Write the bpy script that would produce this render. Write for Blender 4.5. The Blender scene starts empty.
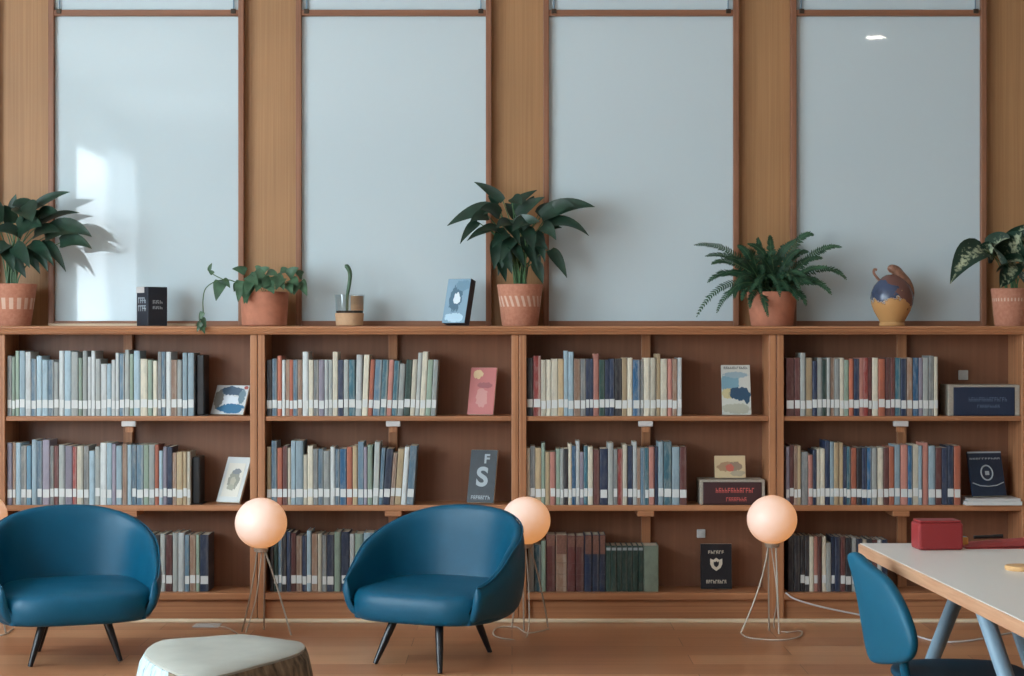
import bpy, bmesh, math, random
from mathutils import Vector, Matrix
random.seed(7)
S = bpy.context.scene
COL = S.collection
R = math.radians
F = 1800.0          # focal length in pixels of the 1024 x 676 frame
EYE = 1.4175
def P(x, y, d):     # pixel of the photograph at distance d -> point in the room
    return Vector(((x - 512) * d / F, d, EYE - (y - 338) * d / F))
def lin(c):
    return tuple((v / 255 / 12.92) if v / 255 <= .04045 else ((v / 255 + .055) / 1.055) ** 2.4 for v in c)

# ------------------------------------------------------------------ materials
def mat(name):
    m = bpy.data.materials.new(name); m.use_nodes = True
    n = m.node_tree.nodes; b = n['Principled BSDF']
    return m, n, m.node_tree.links, b
def plain(name, c, rough=.5, spec=.5, metal=0, noise=0, nscale=40, bump=0, bscale=60, coat=0):
    m, n, l, b = mat(name)
    col = (*lin(c), 1)
    b.inputs['Base Color'].default_value = col
    b.inputs['Roughness'].default_value = rough
    b.inputs['Metallic'].default_value = metal
    b.inputs['Specular IOR Level'].default_value = spec
    b.inputs['Coat Weight'].default_value = coat
    tc = n.new('ShaderNodeTexCoord')
    if noise:
        t = n.new('ShaderNodeTexNoise'); t.inputs['Scale'].default_value = nscale; t.inputs['Detail'].default_value = 5
        l.new(tc.outputs['Object'], t.inputs['Vector'])
        r = n.new('ShaderNodeValToRGB')
        r.color_ramp.elements[0].position = .3; r.color_ramp.elements[1].position = .7
        r.color_ramp.elements[0].color = (*[v * (1 - noise) for v in col[:3]], 1)
        r.color_ramp.elements[1].color = (*[min(1, v * (1 + noise)) for v in col[:3]], 1)
        l.new(t.outputs['Fac'], r.inputs['Fac']); l.new(r.outputs['Color'], b.inputs['Base Color'])
    if bump:
        t = n.new('ShaderNodeTexNoise'); t.inputs['Scale'].default_value = bscale; t.inputs['Detail'].default_value = 3
        l.new(tc.outputs['Object'], t.inputs['Vector'])
        u = n.new('ShaderNodeBump'); u.inputs['Strength'].default_value = bump; u.inputs['Distance'].default_value = .002
        l.new(t.outputs['Fac'], u.inputs['Height']); l.new(u.outputs['Normal'], b.inputs['Normal'])
    return m
def wood(name, c1, c2, axis='x', scale=9, rough=.45, stretch=14, spec=.4):
    m, n, l, b = mat(name)
    tc = n.new('ShaderNodeTexCoord'); mp = n.new('ShaderNodeMapping')
    s = [scale * stretch / 2] * 3; s['xyz'.index(axis)] = scale / stretch
    mp.inputs['Scale'].default_value = s
    l.new(tc.outputs['Object'], mp.inputs['Vector'])
    t = n.new('ShaderNodeTexNoise'); t.inputs['Scale'].default_value = 1; t.inputs['Detail'].default_value = 6; t.inputs['Distortion'].default_value = .6
    l.new(mp.outputs['Vector'], t.inputs['Vector'])
    oi = n.new('ShaderNodeObjectInfo')
    r = n.new('ShaderNodeValToRGB')
    r.color_ramp.elements[0].position = .28; r.color_ramp.elements[1].position = .72
    r.color_ramp.elements[0].color = (*lin(c1), 1); r.color_ramp.elements[1].color = (*lin(c2), 1)
    l.new(t.outputs['Fac'], r.inputs['Fac'])
    big = n.new('ShaderNodeTexNoise'); big.inputs['Scale'].default_value = 1.7
    l.new(tc.outputs['Object'], big.inputs['Vector'])
    h = n.new('ShaderNodeHueSaturation')
    a = n.new('ShaderNodeMath'); a.operation = 'MULTIPLY_ADD'; a.inputs[1].default_value = .35; a.inputs[2].default_value = .82
    l.new(big.outputs['Fac'], a.inputs[0]); l.new(a.outputs[0], h.inputs['Value'])
    l.new(r.outputs['Color'], h.inputs['Color']); l.new(h.outputs['Color'], b.inputs['Base Color'])
    b.inputs['Roughness'].default_value = rough; b.inputs['Specular IOR Level'].default_value = spec
    u = n.new('ShaderNodeBump'); u.inputs['Strength'].default_value = .08; u.inputs['Distance'].default_value = .001
    l.new(t.outputs['Fac'], u.inputs['Height']); l.new(u.outputs['Normal'], b.inputs['Normal'])
    return m
def floor_mat():
    m, n, l, b = mat('floor_boards')
    tc = n.new('ShaderNodeTexCoord')
    br = n.new('ShaderNodeTexBrick'); br.offset = .37; br.squash = 1
    br.inputs['Scale'].default_value = 1; br.inputs['Brick Width'].default_value = 1.25; br.inputs['Row Height'].default_value = .23
    br.inputs['Mortar Size'].default_value = .0016; br.inputs['Bias'].default_value = 0
    br.inputs['Color1'].default_value = (*lin((196, 146, 106)), 1); br.inputs['Color2'].default_value = (*lin((164, 108, 74)), 1)
    br.inputs['Mortar'].default_value = (*lin((110, 74, 52)), 1)
    l.new(tc.outputs['Object'], br.inputs['Vector'])
    mp = n.new('ShaderNodeMapping'); mp.inputs['Scale'].default_value = (1.3, 45, 45)
    l.new(tc.outputs['Object'], mp.inputs['Vector'])
    t = n.new('ShaderNodeTexNoise'); t.inputs['Scale'].default_value = 1; t.inputs['Detail'].default_value = 6; t.inputs['Distortion'].default_value = .5
    l.new(mp.outputs['Vector'], t.inputs['Vector'])
    a = n.new('ShaderNodeMath'); a.operation = 'MULTIPLY_ADD'; a.inputs[1].default_value = .5; a.inputs[2].default_value = .75
    l.new(t.outputs['Fac'], a.inputs[0])
    h = n.new('ShaderNodeHueSaturation'); l.new(a.outputs[0], h.inputs['Value']); l.new(br.outputs['Color'], h.inputs['Color'])
    l.new(h.outputs['Color'], b.inputs['Base Color'])
    b.inputs['Roughness'].default_value = .3; b.inputs['Specular IOR Level'].default_value = .45
    return m
def cover_mat(name, base, blobs, rough=.45, noise=.06):
    """printed cover: elliptic patches (u, v, ru, rv, colour) on the Generated x / z of the cover"""
    m, n, l, b = mat(name)
    tc = n.new('ShaderNodeTexCoord'); sx = n.new('ShaderNodeSeparateXYZ'); l.new(tc.outputs['Generated'], sx.inputs[0])
    nz = n.new('ShaderNodeTexNoise'); nz.inputs['Scale'].default_value = 9; nz.inputs['Detail'].default_value = 4
    l.new(tc.outputs['Generated'], nz.inputs['Vector'])
    def M(op, a, v, clamp=False):
        q = n.new('ShaderNodeMath'); q.operation = op; q.use_clamp = clamp
        for i, s in enumerate((a, v)):
            if isinstance(s, (int, float)): q.inputs[i].default_value = s
            else: l.new(s, q.inputs[i])
        return q.outputs[0]
    cur = n.new('ShaderNodeRGB'); cur.outputs[0].default_value = (*lin(base), 1); cur = cur.outputs[0]
    for (u, v, ru, rv, c) in blobs:
        du = M('DIVIDE', M('SUBTRACT', sx.outputs['X'], u), ru); dv = M('DIVIDE', M('SUBTRACT', sx.outputs['Z'], v), rv)
        d = M('ADD', M('MULTIPLY', du, du), M('MULTIPLY', dv, dv))
        d = M('ADD', d, M('MULTIPLY', M('SUBTRACT', nz.outputs['Fac'], .5), 2.2))
        f = M('MULTIPLY', M('SUBTRACT', 1.15, d), 5, True)
        mx = n.new('ShaderNodeMix'); mx.data_type = 'RGBA'
        l.new(f, mx.inputs['Factor']); l.new(cur, mx.inputs['A']); mx.inputs['B'].default_value = (*lin(c), 1)
        cur = mx.outputs['Result']
    l.new(cur, b.inputs['Base Color']); b.inputs['Roughness'].default_value = rough
    return m
def book_mat(name, c):
    """cloth or paper cover: colour varies a little from book to book, printed title band on the spine"""
    m, n, l, b = mat(name)
    oi = n.new('ShaderNodeObjectInfo'); tc = n.new('ShaderNodeTexCoord')
    sx = n.new('ShaderNodeSeparateXYZ'); l.new(tc.outputs['Generated'], sx.inputs[0])
    mp = n.new('ShaderNodeVectorMath'); mp.operation = 'MULTIPLY_ADD'
    mp.inputs[1].default_value = (2.2, 0, 5)
    l.new(tc.outputs['Generated'], mp.inputs[0])
    cb = n.new('ShaderNodeCombineXYZ')
    mu = n.new('ShaderNodeMath'); mu.operation = 'MULTIPLY'; mu.inputs[1].default_value = 300; l.new(oi.outputs['Random'], mu.inputs[0])
    for i in range(3): l.new(mu.outputs[0], cb.inputs[i])
    l.new(cb.outputs[0], mp.inputs[2])
    t = n.new('ShaderNodeTexNoise'); t.inputs['Scale'].default_value = 1; t.inputs['Detail'].default_value = 3; t.inputs['Roughness'].default_value = .7
    l.new(mp.outputs[0], t.inputs['Vector'])
    base = n.new('ShaderNodeHueSaturation'); base.inputs['Color'].default_value = (*lin(c), 1)
    v = n.new('ShaderNodeMath'); v.operation = 'MULTIPLY_ADD'; v.inputs[1].default_value = .4; v.inputs[2].default_value = .68
    l.new(oi.outputs['Random'], v.inputs[0]); l.new(v.outputs[0], base.inputs['Value'])
    lum = sum(lin(c)) / 3
    alt = (*lin((60, 66, 78)), 1) if lum > .22 else (*lin((205, 200, 188)), 1)
    r = n.new('ShaderNodeValToRGB'); r.color_ramp.elements[0].position = .45; r.color_ramp.elements[1].position = .75
    r.color_ramp.elements[0].color = (0, 0, 0, 1); k_ = .3 if lum > .1 else .1
    r.color_ramp.elements[1].color = (k_, k_, k_, 1)
    l.new(t.outputs['Fac'], r.inputs['Fac'])
    mx = n.new('ShaderNodeMix'); mx.data_type = 'RGBA'
    l.new(r.outputs['Color'], mx.inputs['Factor']); l.new(base.outputs['Color'], mx.inputs['A']); mx.inputs['B'].default_value = alt
    l.new(mx.outputs['Result'], b.inputs['Base Color'])
    # lengthwise stripe beside the hinge, as on many spines
    st = n.new('ShaderNodeMath'); st.operation = 'GREATER_THAN'; st.inputs[1].default_value = .66; l.new(sx.outputs['X'], st.inputs[0])
    rr = n.new('ShaderNodeMath'); rr.operation = 'FRACT'; m7 = n.new('ShaderNodeMath'); m7.operation = 'MULTIPLY'; m7.inputs[1].default_value = 37; l.new(oi.outputs['Random'], m7.inputs[0]); l.new(m7.outputs[0], rr.inputs[0])
    m8 = n.new('ShaderNodeMath'); m8.operation = 'MULTIPLY'; l.new(st.outputs[0], m8.inputs[0]); l.new(rr.outputs[0], m8.inputs[1])
    m9 = n.new('ShaderNodeMath'); m9.operation = 'MULTIPLY'; m9.inputs[1].default_value = .4 if lum > .1 else .12; l.new(m8.outputs[0], m9.inputs[0])
    mz = n.new('ShaderNodeMix'); mz.data_type = 'RGBA'; l.new(m9.outputs[0], mz.inputs['Factor']); l.new(mx.outputs['Result'], mz.inputs['A']); mz.inputs['B'].default_value = alt
    l.new(mz.outputs['Result'], b.inputs['Base Color'])
    b.inputs['Roughness'].default_value = .5
    return m

M_ = {}
M_['oak'] = wood('bookcase_oak_x', (150, 100, 68), (190, 134, 94), 'x')
M_['oak_z'] = wood('bookcase_oak_z', (150, 100, 68), (190, 134, 94), 'z')
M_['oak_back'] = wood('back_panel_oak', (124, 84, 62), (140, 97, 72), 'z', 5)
M_['wall_wood'] = wood('wall_veneer', (156, 116, 78), (173, 131, 90), 'z', 14, .5)
M_['frame'] = wood('board_frame_wood', (124, 82, 60), (150, 104, 78), 'z', 10)
M_['frame_x'] = wood('board_rail_wood', (124, 82, 60), (150, 104, 78), 'x', 10)
M_['pale_wood'] = wood('pale_wood', (205, 180, 150), (222, 200, 172), 'x', 10)
M_['floor'] = floor_mat()
M_['board'] = plain('whiteboard_enamel', (194, 209, 214), .025, .5)
M_['plaster'] = plain('white_plaster', (225, 225, 222), .8, .2, bump=.1)
M_['far_wall'] = plain('warm_grey_wall', (150, 140, 128), .8, .2)
M_['trim'] = plain('cream_trim', (226, 208, 178), .5)
M_['black'] = plain('black_metal', (28, 28, 30), .4)
M_['brass'] = plain('dark_fitting', (70, 58, 48), .35, metal=.6)
M_['label'] = plain('paper_label', (208, 212, 210), .6)
M_['aged'] = plain('aged_page_edge', (160, 153, 140), .8, noise=.12, nscale=120)
M_['paper'] = plain('page_paper', (214, 204, 184), .8, noise=.08, nscale=200)
M_['leather'] = plain('blue_leather', (0, 77, 104), .42, .34, noise=.05, nscale=14, bump=.12, bscale=260)
M_['leg'] = plain('black_lacquer', (22, 24, 30), .3)
M_['blue'] = plain('blue_plastic', (0, 82, 108), .5, .3)
M_['seat_blue'] = plain('shaded_blue_plastic', (10, 62, 84), .6, .3)  # the chair's blue again, darkened to paint in the shade under the table
M_['steel'] = plain('blue_grey_steel', (118, 145, 162), .5, .4, metal=.1)
M_['laminate'] = plain('white_laminate', (222, 220, 214), .3, .4)
M_['ply'] = wood('plywood_edge', (170, 128, 98), (196, 154, 122), 'y', 12)
M_['disc_wood'] = wood('beech_disc', (196, 150, 100), (214, 172, 120), 'x', 12)
M_['red'] = plain('red_plastic', (142, 44, 46), .4, .4)
M_['redpaper'] = plain('red_card', (150, 46, 44), .6)
M_['wire'] = plain('wire_grey', (176, 166, 152), .35, .5, metal=.5)
M_['cord'] = plain('pale_cord', (196, 186, 172), .6)
M_['plate'] = plain('grey_plate', (196, 194, 192), .4)
M_['soil'] = plain('potting_soil', (44, 34, 28), .9, noise=.4, nscale=80)
M_['terra'] = plain('terracotta', (184, 122, 97), .75, .2, noise=.12, nscale=22, bump=.1)
M_['leaf'] = plain('dark_green_leaf', (31, 57, 43), .4, .5, noise=.35, nscale=18)
M_['leaf2'] = plain('mid_green_leaf', (62, 92, 66), .45, .5, noise=.35, nscale=24)
M_['stem'] = plain('green_stem', (70, 104, 66), .5)
M_['fern'] = plain('fern_green', (46, 78, 57), .5, .3, noise=.4, nscale=26)
M_['tan'] = plain('tan_clay', (196, 160, 126), .8, .2, noise=.08)
M_['white_cord'] = plain('white_cord', (205, 205, 205), .5)
M_['dark_box'] = plain('dark_carton', (40, 46, 56), .45)
M_['cream_print'] = plain('cream_print', (214, 206, 188), .6)
M_['grey_print'] = plain('grey_print', (165, 176, 182), .6)
M_['red_print'] = plain('red_print', (196, 92, 86), .6)
M_['faint_print'] = plain('faint_blue_print', (84, 100, 122), .6)

def variegated():
    m, n, l, b = mat('variegated_leaf')
    tc = n.new('ShaderNodeTexCoord')
    t = n.new('ShaderNodeTexNoise'); t.inputs['Scale'].default_value = 55; t.inputs['Detail'].default_value = 3
    l.new(tc.outputs['Object'], t.inputs['Vector'])
    uv = n.new('ShaderNodeUVMap'); s = n.new('ShaderNodeSeparateXYZ'); l.new(uv.outputs[0], s.inputs[0])
    # cream speckle inside the blade, plain green rim
    a = n.new('ShaderNodeMath'); a.operation = 'MULTIPLY_ADD'; a.inputs[1].default_value = -.55; l.new(s.outputs['X'], a.inputs[0]); l.new(t.outputs['Fac'], a.inputs[2])
    r = n.new('ShaderNodeValToRGB'); r.color_ramp.elements[0].position = .26; r.color_ramp.elements[1].position = .46
    r.color_ramp.elements[0].color = (*lin((26, 56, 42)), 1); r.color_ramp.elements[1].color = (*lin((176, 184, 152)), 1)
    l.new(a.outputs[0], r.inputs['Fac']); l.new(r.outputs['Color'], b.inputs['Base Color']); b.inputs['Roughness'].default_value = .4
    return m
M_['varieg'] = variegated()

def pot_mat(name, marks):
    """terracotta with a painted band of pale strokes round the pot"""
    m, n, l, b = mat(name)
    tc = n.new('ShaderNodeTexCoord'); s = n.new('ShaderNodeSeparateXYZ'); l.new(tc.outputs['Object'], s.inputs[0])
    def mth(op, a, c, clamp=False):
        q = n.new('ShaderNodeMath'); q.operation = op; q.use_clamp = clamp
        for i, v in enumerate((a, c)):
            if isinstance(v, (int, float)): q.inputs[i].default_value = v
            else: l.new(v, q.inputs[i])
        return q.outputs[0]
    ang = mth('ARCTAN2', s.outputs['Y'], s.outputs['X'])
    k, z0, z1, slant, thr = marks
    w = mth('SINE', mth('ADD', mth('MULTIPLY', ang, k), mth('MULTIPLY', s.outputs['Z'], slant)), 0)
    f = mth('MULTIPLY', mth('SUBTRACT', w, thr), 6, True)
    f = mth('MULTIPLY', f, mth('GREATER_THAN', s.outputs['Z'], z0)); f = mth('MULTIPLY', f, mth('LESS_THAN', s.outputs['Z'], z1))
    nz = n.new('ShaderNodeTexNoise'); nz.inputs['Scale'].default_value = 60; l.new(tc.outputs['Object'], nz.inputs['Vector'])
    f = mth('MULTIPLY', f, mth('MULTIPLY_ADD', nz.outputs['Fac'], .9)) if False else mth('MULTIPLY', f, .55)
    nr = n.new('ShaderNodeValToRGB'); nr.color_ramp.elements[0].color = (*lin((168, 106, 82)), 1); nr.color_ramp.elements[1].color = (*lin((202, 142, 115)), 1)
    l.new(nz.outputs['Fac'], nr.inputs['Fac'])
    mx = n.new('ShaderNodeMix'); mx.data_type = 'RGBA'; l.new(f, mx.inputs['Factor']); l.new(nr.outputs['Color'], mx.inputs['A'])
    mx.inputs['B'].default_value = (*lin((226, 208, 188)), 1)
    l.new(mx.outputs['Result'], b.inputs['Base Color']); b.inputs['Roughness'].default_value = .8
    return m
def globe_mat():
    m, n, l, b = mat('opal_globe')
    b.inputs['Base Color'].default_value = (.68, .68, .68, 1); b.inputs['Roughness'].default_value = .35
    b.inputs['Emission Color'].default_value = (1, .38, .09, 1); b.inputs['Emission Strength'].default_value = .17
    return m
M_['globe'] = globe_mat()
def jug_mat():
    m, n, l, b = mat('glazed_jug')
    tc = n.new('ShaderNodeTexCoord'); s = n.new('ShaderNodeSeparateXYZ'); l.new(tc.outputs['Object'], s.inputs[0])
    nz = n.new('ShaderNodeTexNoise'); nz.inputs['Scale'].default_value = 26; nz.inputs['Detail'].default_value = 4; l.new(tc.outputs['Object'], nz.inputs['Vector'])
    a = n.new('ShaderNodeMath'); a.operation = 'MULTIPLY_ADD'; a.inputs[1].default_value = .16; l.new(nz.outputs['Fac'], a.inputs[0]); l.new(s.outputs['Z'], a.inputs[2])
    r = n.new('ShaderNodeValToRGB'); e = r.color_ramp.elements
    e[0].position = .0; e[0].color = (*lin((200, 156, 104)), 1); e[1].position = 1; e[1].color = (*lin((58, 70, 112)), 1)
    for p_, c in ((.215, (196, 148, 94)), (.222, (112, 70, 46)), (.228, (214, 200, 178)), (.233, (60, 68, 90)), (.27, (70, 82, 108))):
        q = e.new(p_); q.color = (*lin(c), 1)
    a2 = n.new('ShaderNodeMath'); a2.operation = 'MULTIPLY_ADD'; a2.inputs[1].default_value = -.22; l.new(s.outputs['X'], a2.inputs[0]); l.new(a.outputs[0], a2.inputs[2])
    l.new(a2.outputs[0], r.inputs['Fac'])
    g = n.new('ShaderNodeMath'); g.operation = 'GREATER_THAN'; g.inputs[1].default_value = .262
    g2 = n.new('ShaderNodeMath'); g2.operation = 'MULTIPLY_ADD'; g2.inputs[1].default_value = 1.1; l.new(s.outputs['X'], g2.inputs[0]); l.new(a.outputs[0], g2.inputs[2]); l.new(g2.outputs[0], g.inputs[0])
    mx = n.new('ShaderNodeMix'); mx.data_type = 'RGBA'; l.new(g.outputs[0], mx.inputs['Factor']); l.new(r.outputs['Color'], mx.inputs['A']); mx.inputs['B'].default_value = (*lin((116, 80, 72)), 1)
    l.new(mx.outputs['Result'], b.inputs['Base Color'])
    b.inputs['Roughness'].default_value = .25
    return m
M_['jug'] = jug_mat()
M_['jug_brown'] = plain('brown_glaze', (138, 98, 78), .35, noise=.3, nscale=60)
def glass_mat():
    m, n, l, b = mat('clear_glass')
    n.remove(b); o = n['Material Output']
    t = n.new('ShaderNodeBsdfTransparent'); t.inputs[0].default_value = (.93, .95, .95, 1)
    g = n.new('ShaderNodeBsdfGlossy'); g.inputs['Roughness'].default_value = .03
    x = n.new('ShaderNodeMixShader'); x.inputs[0].default_value = .06; l.new(t.outputs[0], x.inputs[1]); l.new(g.outputs[0], x.inputs[2])
    l.new(x.outputs[0], o.inputs[0]); return m
M_['glass'] = glass_mat()
def bark_mat():
    m, n, l, b = mat('rough_bark')
    tc = n.new('ShaderNodeTexCoord'); mp = n.new('ShaderNodeMapping'); mp.inputs['Scale'].default_value = (38, 38, 9); l.new(tc.outputs['Object'], mp.inputs['Vector'])
    t = n.new('ShaderNodeTexNoise'); t.inputs['Scale'].default_value = 1; t.inputs['Detail'].default_value = 6; l.new(mp.outputs[0], t.inputs['Vector'])
    s = n.new('ShaderNodeSeparateXYZ'); l.new(tc.outputs['Object'], s.inputs[0])
    r1 = n.new('ShaderNodeValToRGB'); r1.color_ramp.elements[0].position = .35; r1.color_ramp.elements[1].position = .7
    r1.color_ramp.elements[0].color = (*lin((64, 54, 42)), 1); r1.color_ramp.elements[1].color = (*lin((140, 122, 98)), 1)
    r2 = n.new('ShaderNodeValToRGB'); r2.color_ramp.elements[0].position = .3; r2.color_ramp.elements[1].position = .5
    r2.color_ramp.elements[0].color = (*lin((110, 130, 140)), 1); r2.color_ramp.elements[1].color = (*lin((176, 194, 200)), 1)
    l.new(t.outputs['Fac'], r1.inputs['Fac']); l.new(t.outputs['Fac'], r2.inputs['Fac'])
    g = n.new('ShaderNodeMath'); g.operation = 'LESS_THAN'; g.inputs[1].default_value = -.12; l.new(s.outputs['X'], g.inputs[0])
    mx = n.new('ShaderNodeMix'); mx.data_type = 'RGBA'; l.new(g.outputs[0], mx.inputs['Factor']); l.new(r1.outputs['Color'], mx.inputs['A']); l.new(r2.outputs['Color'], mx.inputs['B'])
    l.new(mx.outputs['Result'], b.inputs['Base Color']); b.inputs['Roughness'].default_value = .9
    u = n.new('ShaderNodeBump'); u.inputs['Strength'].default_value = .9; u.inputs['Distance'].default_value = .01
    l.new(t.outputs['Fac'], u.inputs['Height']); l.new(u.outputs['Normal'], b.inputs['Normal'])
    return m
M_['bark'] = bark_mat()
M_['stump_top'] = plain('pale_sanded_wood', (160, 160, 151), .6, .3, noise=.07, nscale=9)

# ------------------------------------------------------------------ mesh helpers
class MB:
    def __init__(s): s.v = []; s.f = []; s.uv = None
    def add(s, vs, fs):
        o = len(s.v); s.v += [tuple(p) for p in vs]; s.f += [tuple(i + o for i in f) for f in fs]; return s
    def box(s, a, b):
        x0, y0, z0 = a; x1, y1, z1 = b
        return s.add([(x0,y0,z0),(x1,y0,z0),(x1,y1,z0),(x0,y1,z0),(x0,y0,z1),(x1,y0,z1),(x1,y1,z1),(x0,y1,z1)],
                     [(0,3,2,1),(4,5,6,7),(0,1,5,4),(1,2,6,5),(2,3,7,6),(3,0,4,7)])
    def lathe(s, prof, n=40, c=(0, 0), cap=True):
        vs = [(c[0] + r * math.cos(2*math.pi*i/n), c[1] + r * math.sin(2*math.pi*i/n), z) for r, z in prof for i in range(n)]
        fs = [(j*n+i, j*n+(i+1) % n, (j+1)*n+(i+1) % n, (j+1)*n+i) for j in range(len(prof)-1) for i in range(n)]
        if cap: fs.append(tuple(range(n-1, -1, -1))); fs.append(tuple((len(prof)-1)*n + i for i in range(n)))
        return s.add(vs, fs)
    def tube(s, pts, r, n=10):
        pts = [Vector(p) for p in pts]; rs = r if isinstance(r, (list, tuple)) else [r] * len(pts)
        vs = []; up = None
        for i, p in enumerate(pts):
            t = (pts[min(i+1, len(pts)-1)] - pts[max(i-1, 0)]).normalized()
            if up is None:
                up = Vector((0, 0, 1)) if abs(t.z) < .9 else Vector((0, 1, 0))
            a = t.cross(up).normalized(); b = a.cross(t).normalized(); up = b
            vs += [p + (a*math.cos(2*math.pi*k/n) + b*math.sin(2*math.pi*k/n)) * rs[i] for k in range(n)]
        fs = [(j*n+i, j*n+(i+1) % n, (j+1)*n+(i+1) % n, (j+1)*n+i) for j in range(len(pts)-1) for i in range(n)]
        fs.append(tuple(range(n-1, -1, -1))); fs.append(tuple((len(pts)-1)*n + i for i in range(n)))
        return s.add(vs, fs)
    def prism(s, poly, z0, z1):
        n = len(poly)
        vs = [(x, y, z0) for x, y in poly] + [(x, y, z1) for x, y in poly]
        return s.add(vs, [tuple(range(n-1, -1, -1)), tuple(range(n, 2*n))] + [(i, (i+1) % n, n+(i+1) % n, n+i) for i in range(n)])
    def extrude_x(s, poly, x0, x1):    # polygon in (y, z)
        n = len(poly)
        vs = [(x0, y, z) for y, z in poly] + [(x1, y, z) for y, z in poly]
        return s.add(vs, [tuple(range(n)), tuple(range(2*n-1, n-1, -1))] + [(i, n+i, n+(i+1) % n, (i+1) % n) for i in range(n)])
def link(o, parent):
    COL.objects.link(o)
    if parent: o.parent = parent
    return o
def obj(name, mb, m, parent=None, smooth=False, bevel=0, sub=0, loc=None, uv=None, angle=40):
    me = bpy.data.meshes.new(name); me.from_pydata(mb.v, [], mb.f); me.validate()
    b = bmesh.new(); b.from_mesh(me); bmesh.ops.recalc_face_normals(b, faces=b.faces); b.to_mesh(me); b.free()
    if mb.uv:
        ul = me.uv_layers.new(name='UVMap')
        for lp in me.loops: ul.data[lp.index].uv = mb.uv[lp.vertex_index]
    me.materials.append(m)
    o = bpy.data.objects.new(name, me); link(o, parent)
    if loc: o.location = loc
    if smooth:
        for p in me.polygons: p.use_smooth = True
        if angle: me.set_sharp_from_angle(angle=R(angle))
    if bevel:
        md = o.modifiers.new('bevel', 'BEVEL'); md.width = bevel; md.segments = 2; md.limit_method = 'ANGLE'
    if sub:
        md = o.modifiers.new('subsurf', 'SUBSURF'); md.levels = sub; md.render_levels = sub
    return o
def tag(o, label, cat, group=None, kind=None):
    o['label'] = label; o['category'] = cat
    if group: o['group'] = group
    if kind: o['kind'] = kind
    return o
def thing(name, label, cat, loc=(0, 0, 0), rz=0, group=None):
    o = bpy.data.objects.new(name, None); COL.objects.link(o)
    o.location = loc; o.rotation_euler = (0, 0, rz); o.empty_display_size = .1
    return tag(o, label, cat, group)
def struct(name, mb, m, label, cat, parent=None, **k):
    o = obj(name, mb, m, parent, **k)
    if not parent: tag(o, label, cat, kind='structure')
    return o
def bez(p0, p1, p2, n):
    return [p0*(1-t)**2 + p1*2*t*(1-t) + p2*t*t for t in [i/n for i in range(n+1)]]
def smooth_path(pts, k=6):
    pts = [Vector(p) for p in pts]; out = []
    for i in range(len(pts)-1):
        a = pts[max(i-1, 0)]; b = pts[i]; c = pts[i+1]; d = pts[min(i+2, len(pts)-1)]
        for j in range(k):
            t = j/k
            out.append(.5*((2*b) + (c-a)*t + (2*a-5*b+4*c-d)*t*t + (3*b-a-3*c+d)*t**3))
    return out + [pts[-1]]

# ------------------------------------------------------------------ the room
XL, XR, YB, YW, ZC = -4.5, 4.5, -5.0, 9.36, 4.0
struct('floor', MB().box((XL, YB, -.1), (XR, YW, 0)), M_['floor'], 'warm brown wooden plank floor with satin finish', 'floor')
struct('ceiling', MB().box((XL-.2, YB-.2, ZC), (XR+.2, YW+.2, ZC+.12)), M_['plaster'], 'white plaster ceiling above the reading room', 'ceiling')
struct('wall_back', MB().box((XL, YW, 0), (XR, YW+.15, ZC)), M_['wall_wood'], 'light brown veneered wall behind the whiteboards', 'wall')
struct('wall_right', MB().box((XR, YB, 0), (XR+.15, YW+.15, ZC)), M_['far_wall'], 'plain warm grey side wall without windows', 'wall')
struct('wall_front', MB().box((XL, YB-.15, 0), (XR, YB, ZC)), M_['far_wall'], 'plain warm grey wall opposite the bookcases', 'wall')
WINS = [(-2.5, .06), (1.2, 3.8), (4.7, 7.0)]
WZ0, WZ1 = .85, 3.5
w = MB(); y = YB
for a, b_ in WINS + [(YW+.15, None)]:
    w.box((XL-.15, y, 0), (XL, a, ZC))
    if b_: w.box((XL-.15, a, 0), (XL, b_, WZ0)); w.box((XL-.15, a, WZ1), (XL, b_, ZC)); y = b_
struct('wall_left', w, M_['plaster'], 'white plaster wall with tall daylight windows', 'wall')
for i, (a, b_) in enumerate(WINS):
    e = bpy.data.objects.new('window_%d' % (i+1), None); COL.objects.link(e); e.location = (XL-.08, (a+b_)/2, WZ0)
    tag(e, ['tall white framed window reflected in the whiteboard beside the peace lily', 'tall white framed window midway along the side wall', 'tall white framed window nearest the bookcases'][i], 'window', kind='structure')
    h = (b_-a)/2; H = WZ1-WZ0; f = MB()
    for q in ((-h, -h+.06), (h-.06, h)) + (((-.03, .03),) if i else ()): f.box((-.04, q[0], 0), (.04, q[1], H))
    for q in ((0, .06), (H-.06, H)): f.box((-.04, -h, q[0]), (.04, h, q[1]))
    obj('window_frame', f, M_['plaster'], e)
    obj('window_pane', MB().box((-.005, -h+.05, .05), (.005, h-.05, H-.05)), M_['glass'], e)
    ld = bpy.data.lights.new('window_portal', 'AREA'); ld.shape = 'RECTANGLE'; ld.size = H; ld.size_y = b_-a
    ld.cycles.is_portal = True
    lo = bpy.data.objects.new('window_portal', ld); COL.objects.link(lo)
    lo.location = (XL-.2, (a+b_)/2, (WZ0+WZ1)/2); lo.rotation_euler = (0, R(-90), 0)
mb = MB(); N = 90
for i in range(N+1):
    yy = -2.75 + 1.75*i/N; xx = XL + .09 + .035*math.sin(i*.9) + .012*math.sin(i*2.3)
    mb.v += [(xx, yy, .05), (xx, yy, WZ1+.12), (xx+.002, yy, .05), (xx+.002, yy, WZ1+.12)]
for i in range(N):
    a = i*4; mb.f += [(a, a+4, a+5, a+1), (a+2, a+3, a+7, a+6), (a, a+2, a+6, a+4), (a+1, a+5, a+7, a+3)]
mb.f += [(0, 1, 3, 2), (N*4, N*4+2, N*4+3, N*4+1)]
mc, nc, lc, bc = mat('sheer_fabric'); nc.remove(bc)
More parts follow.
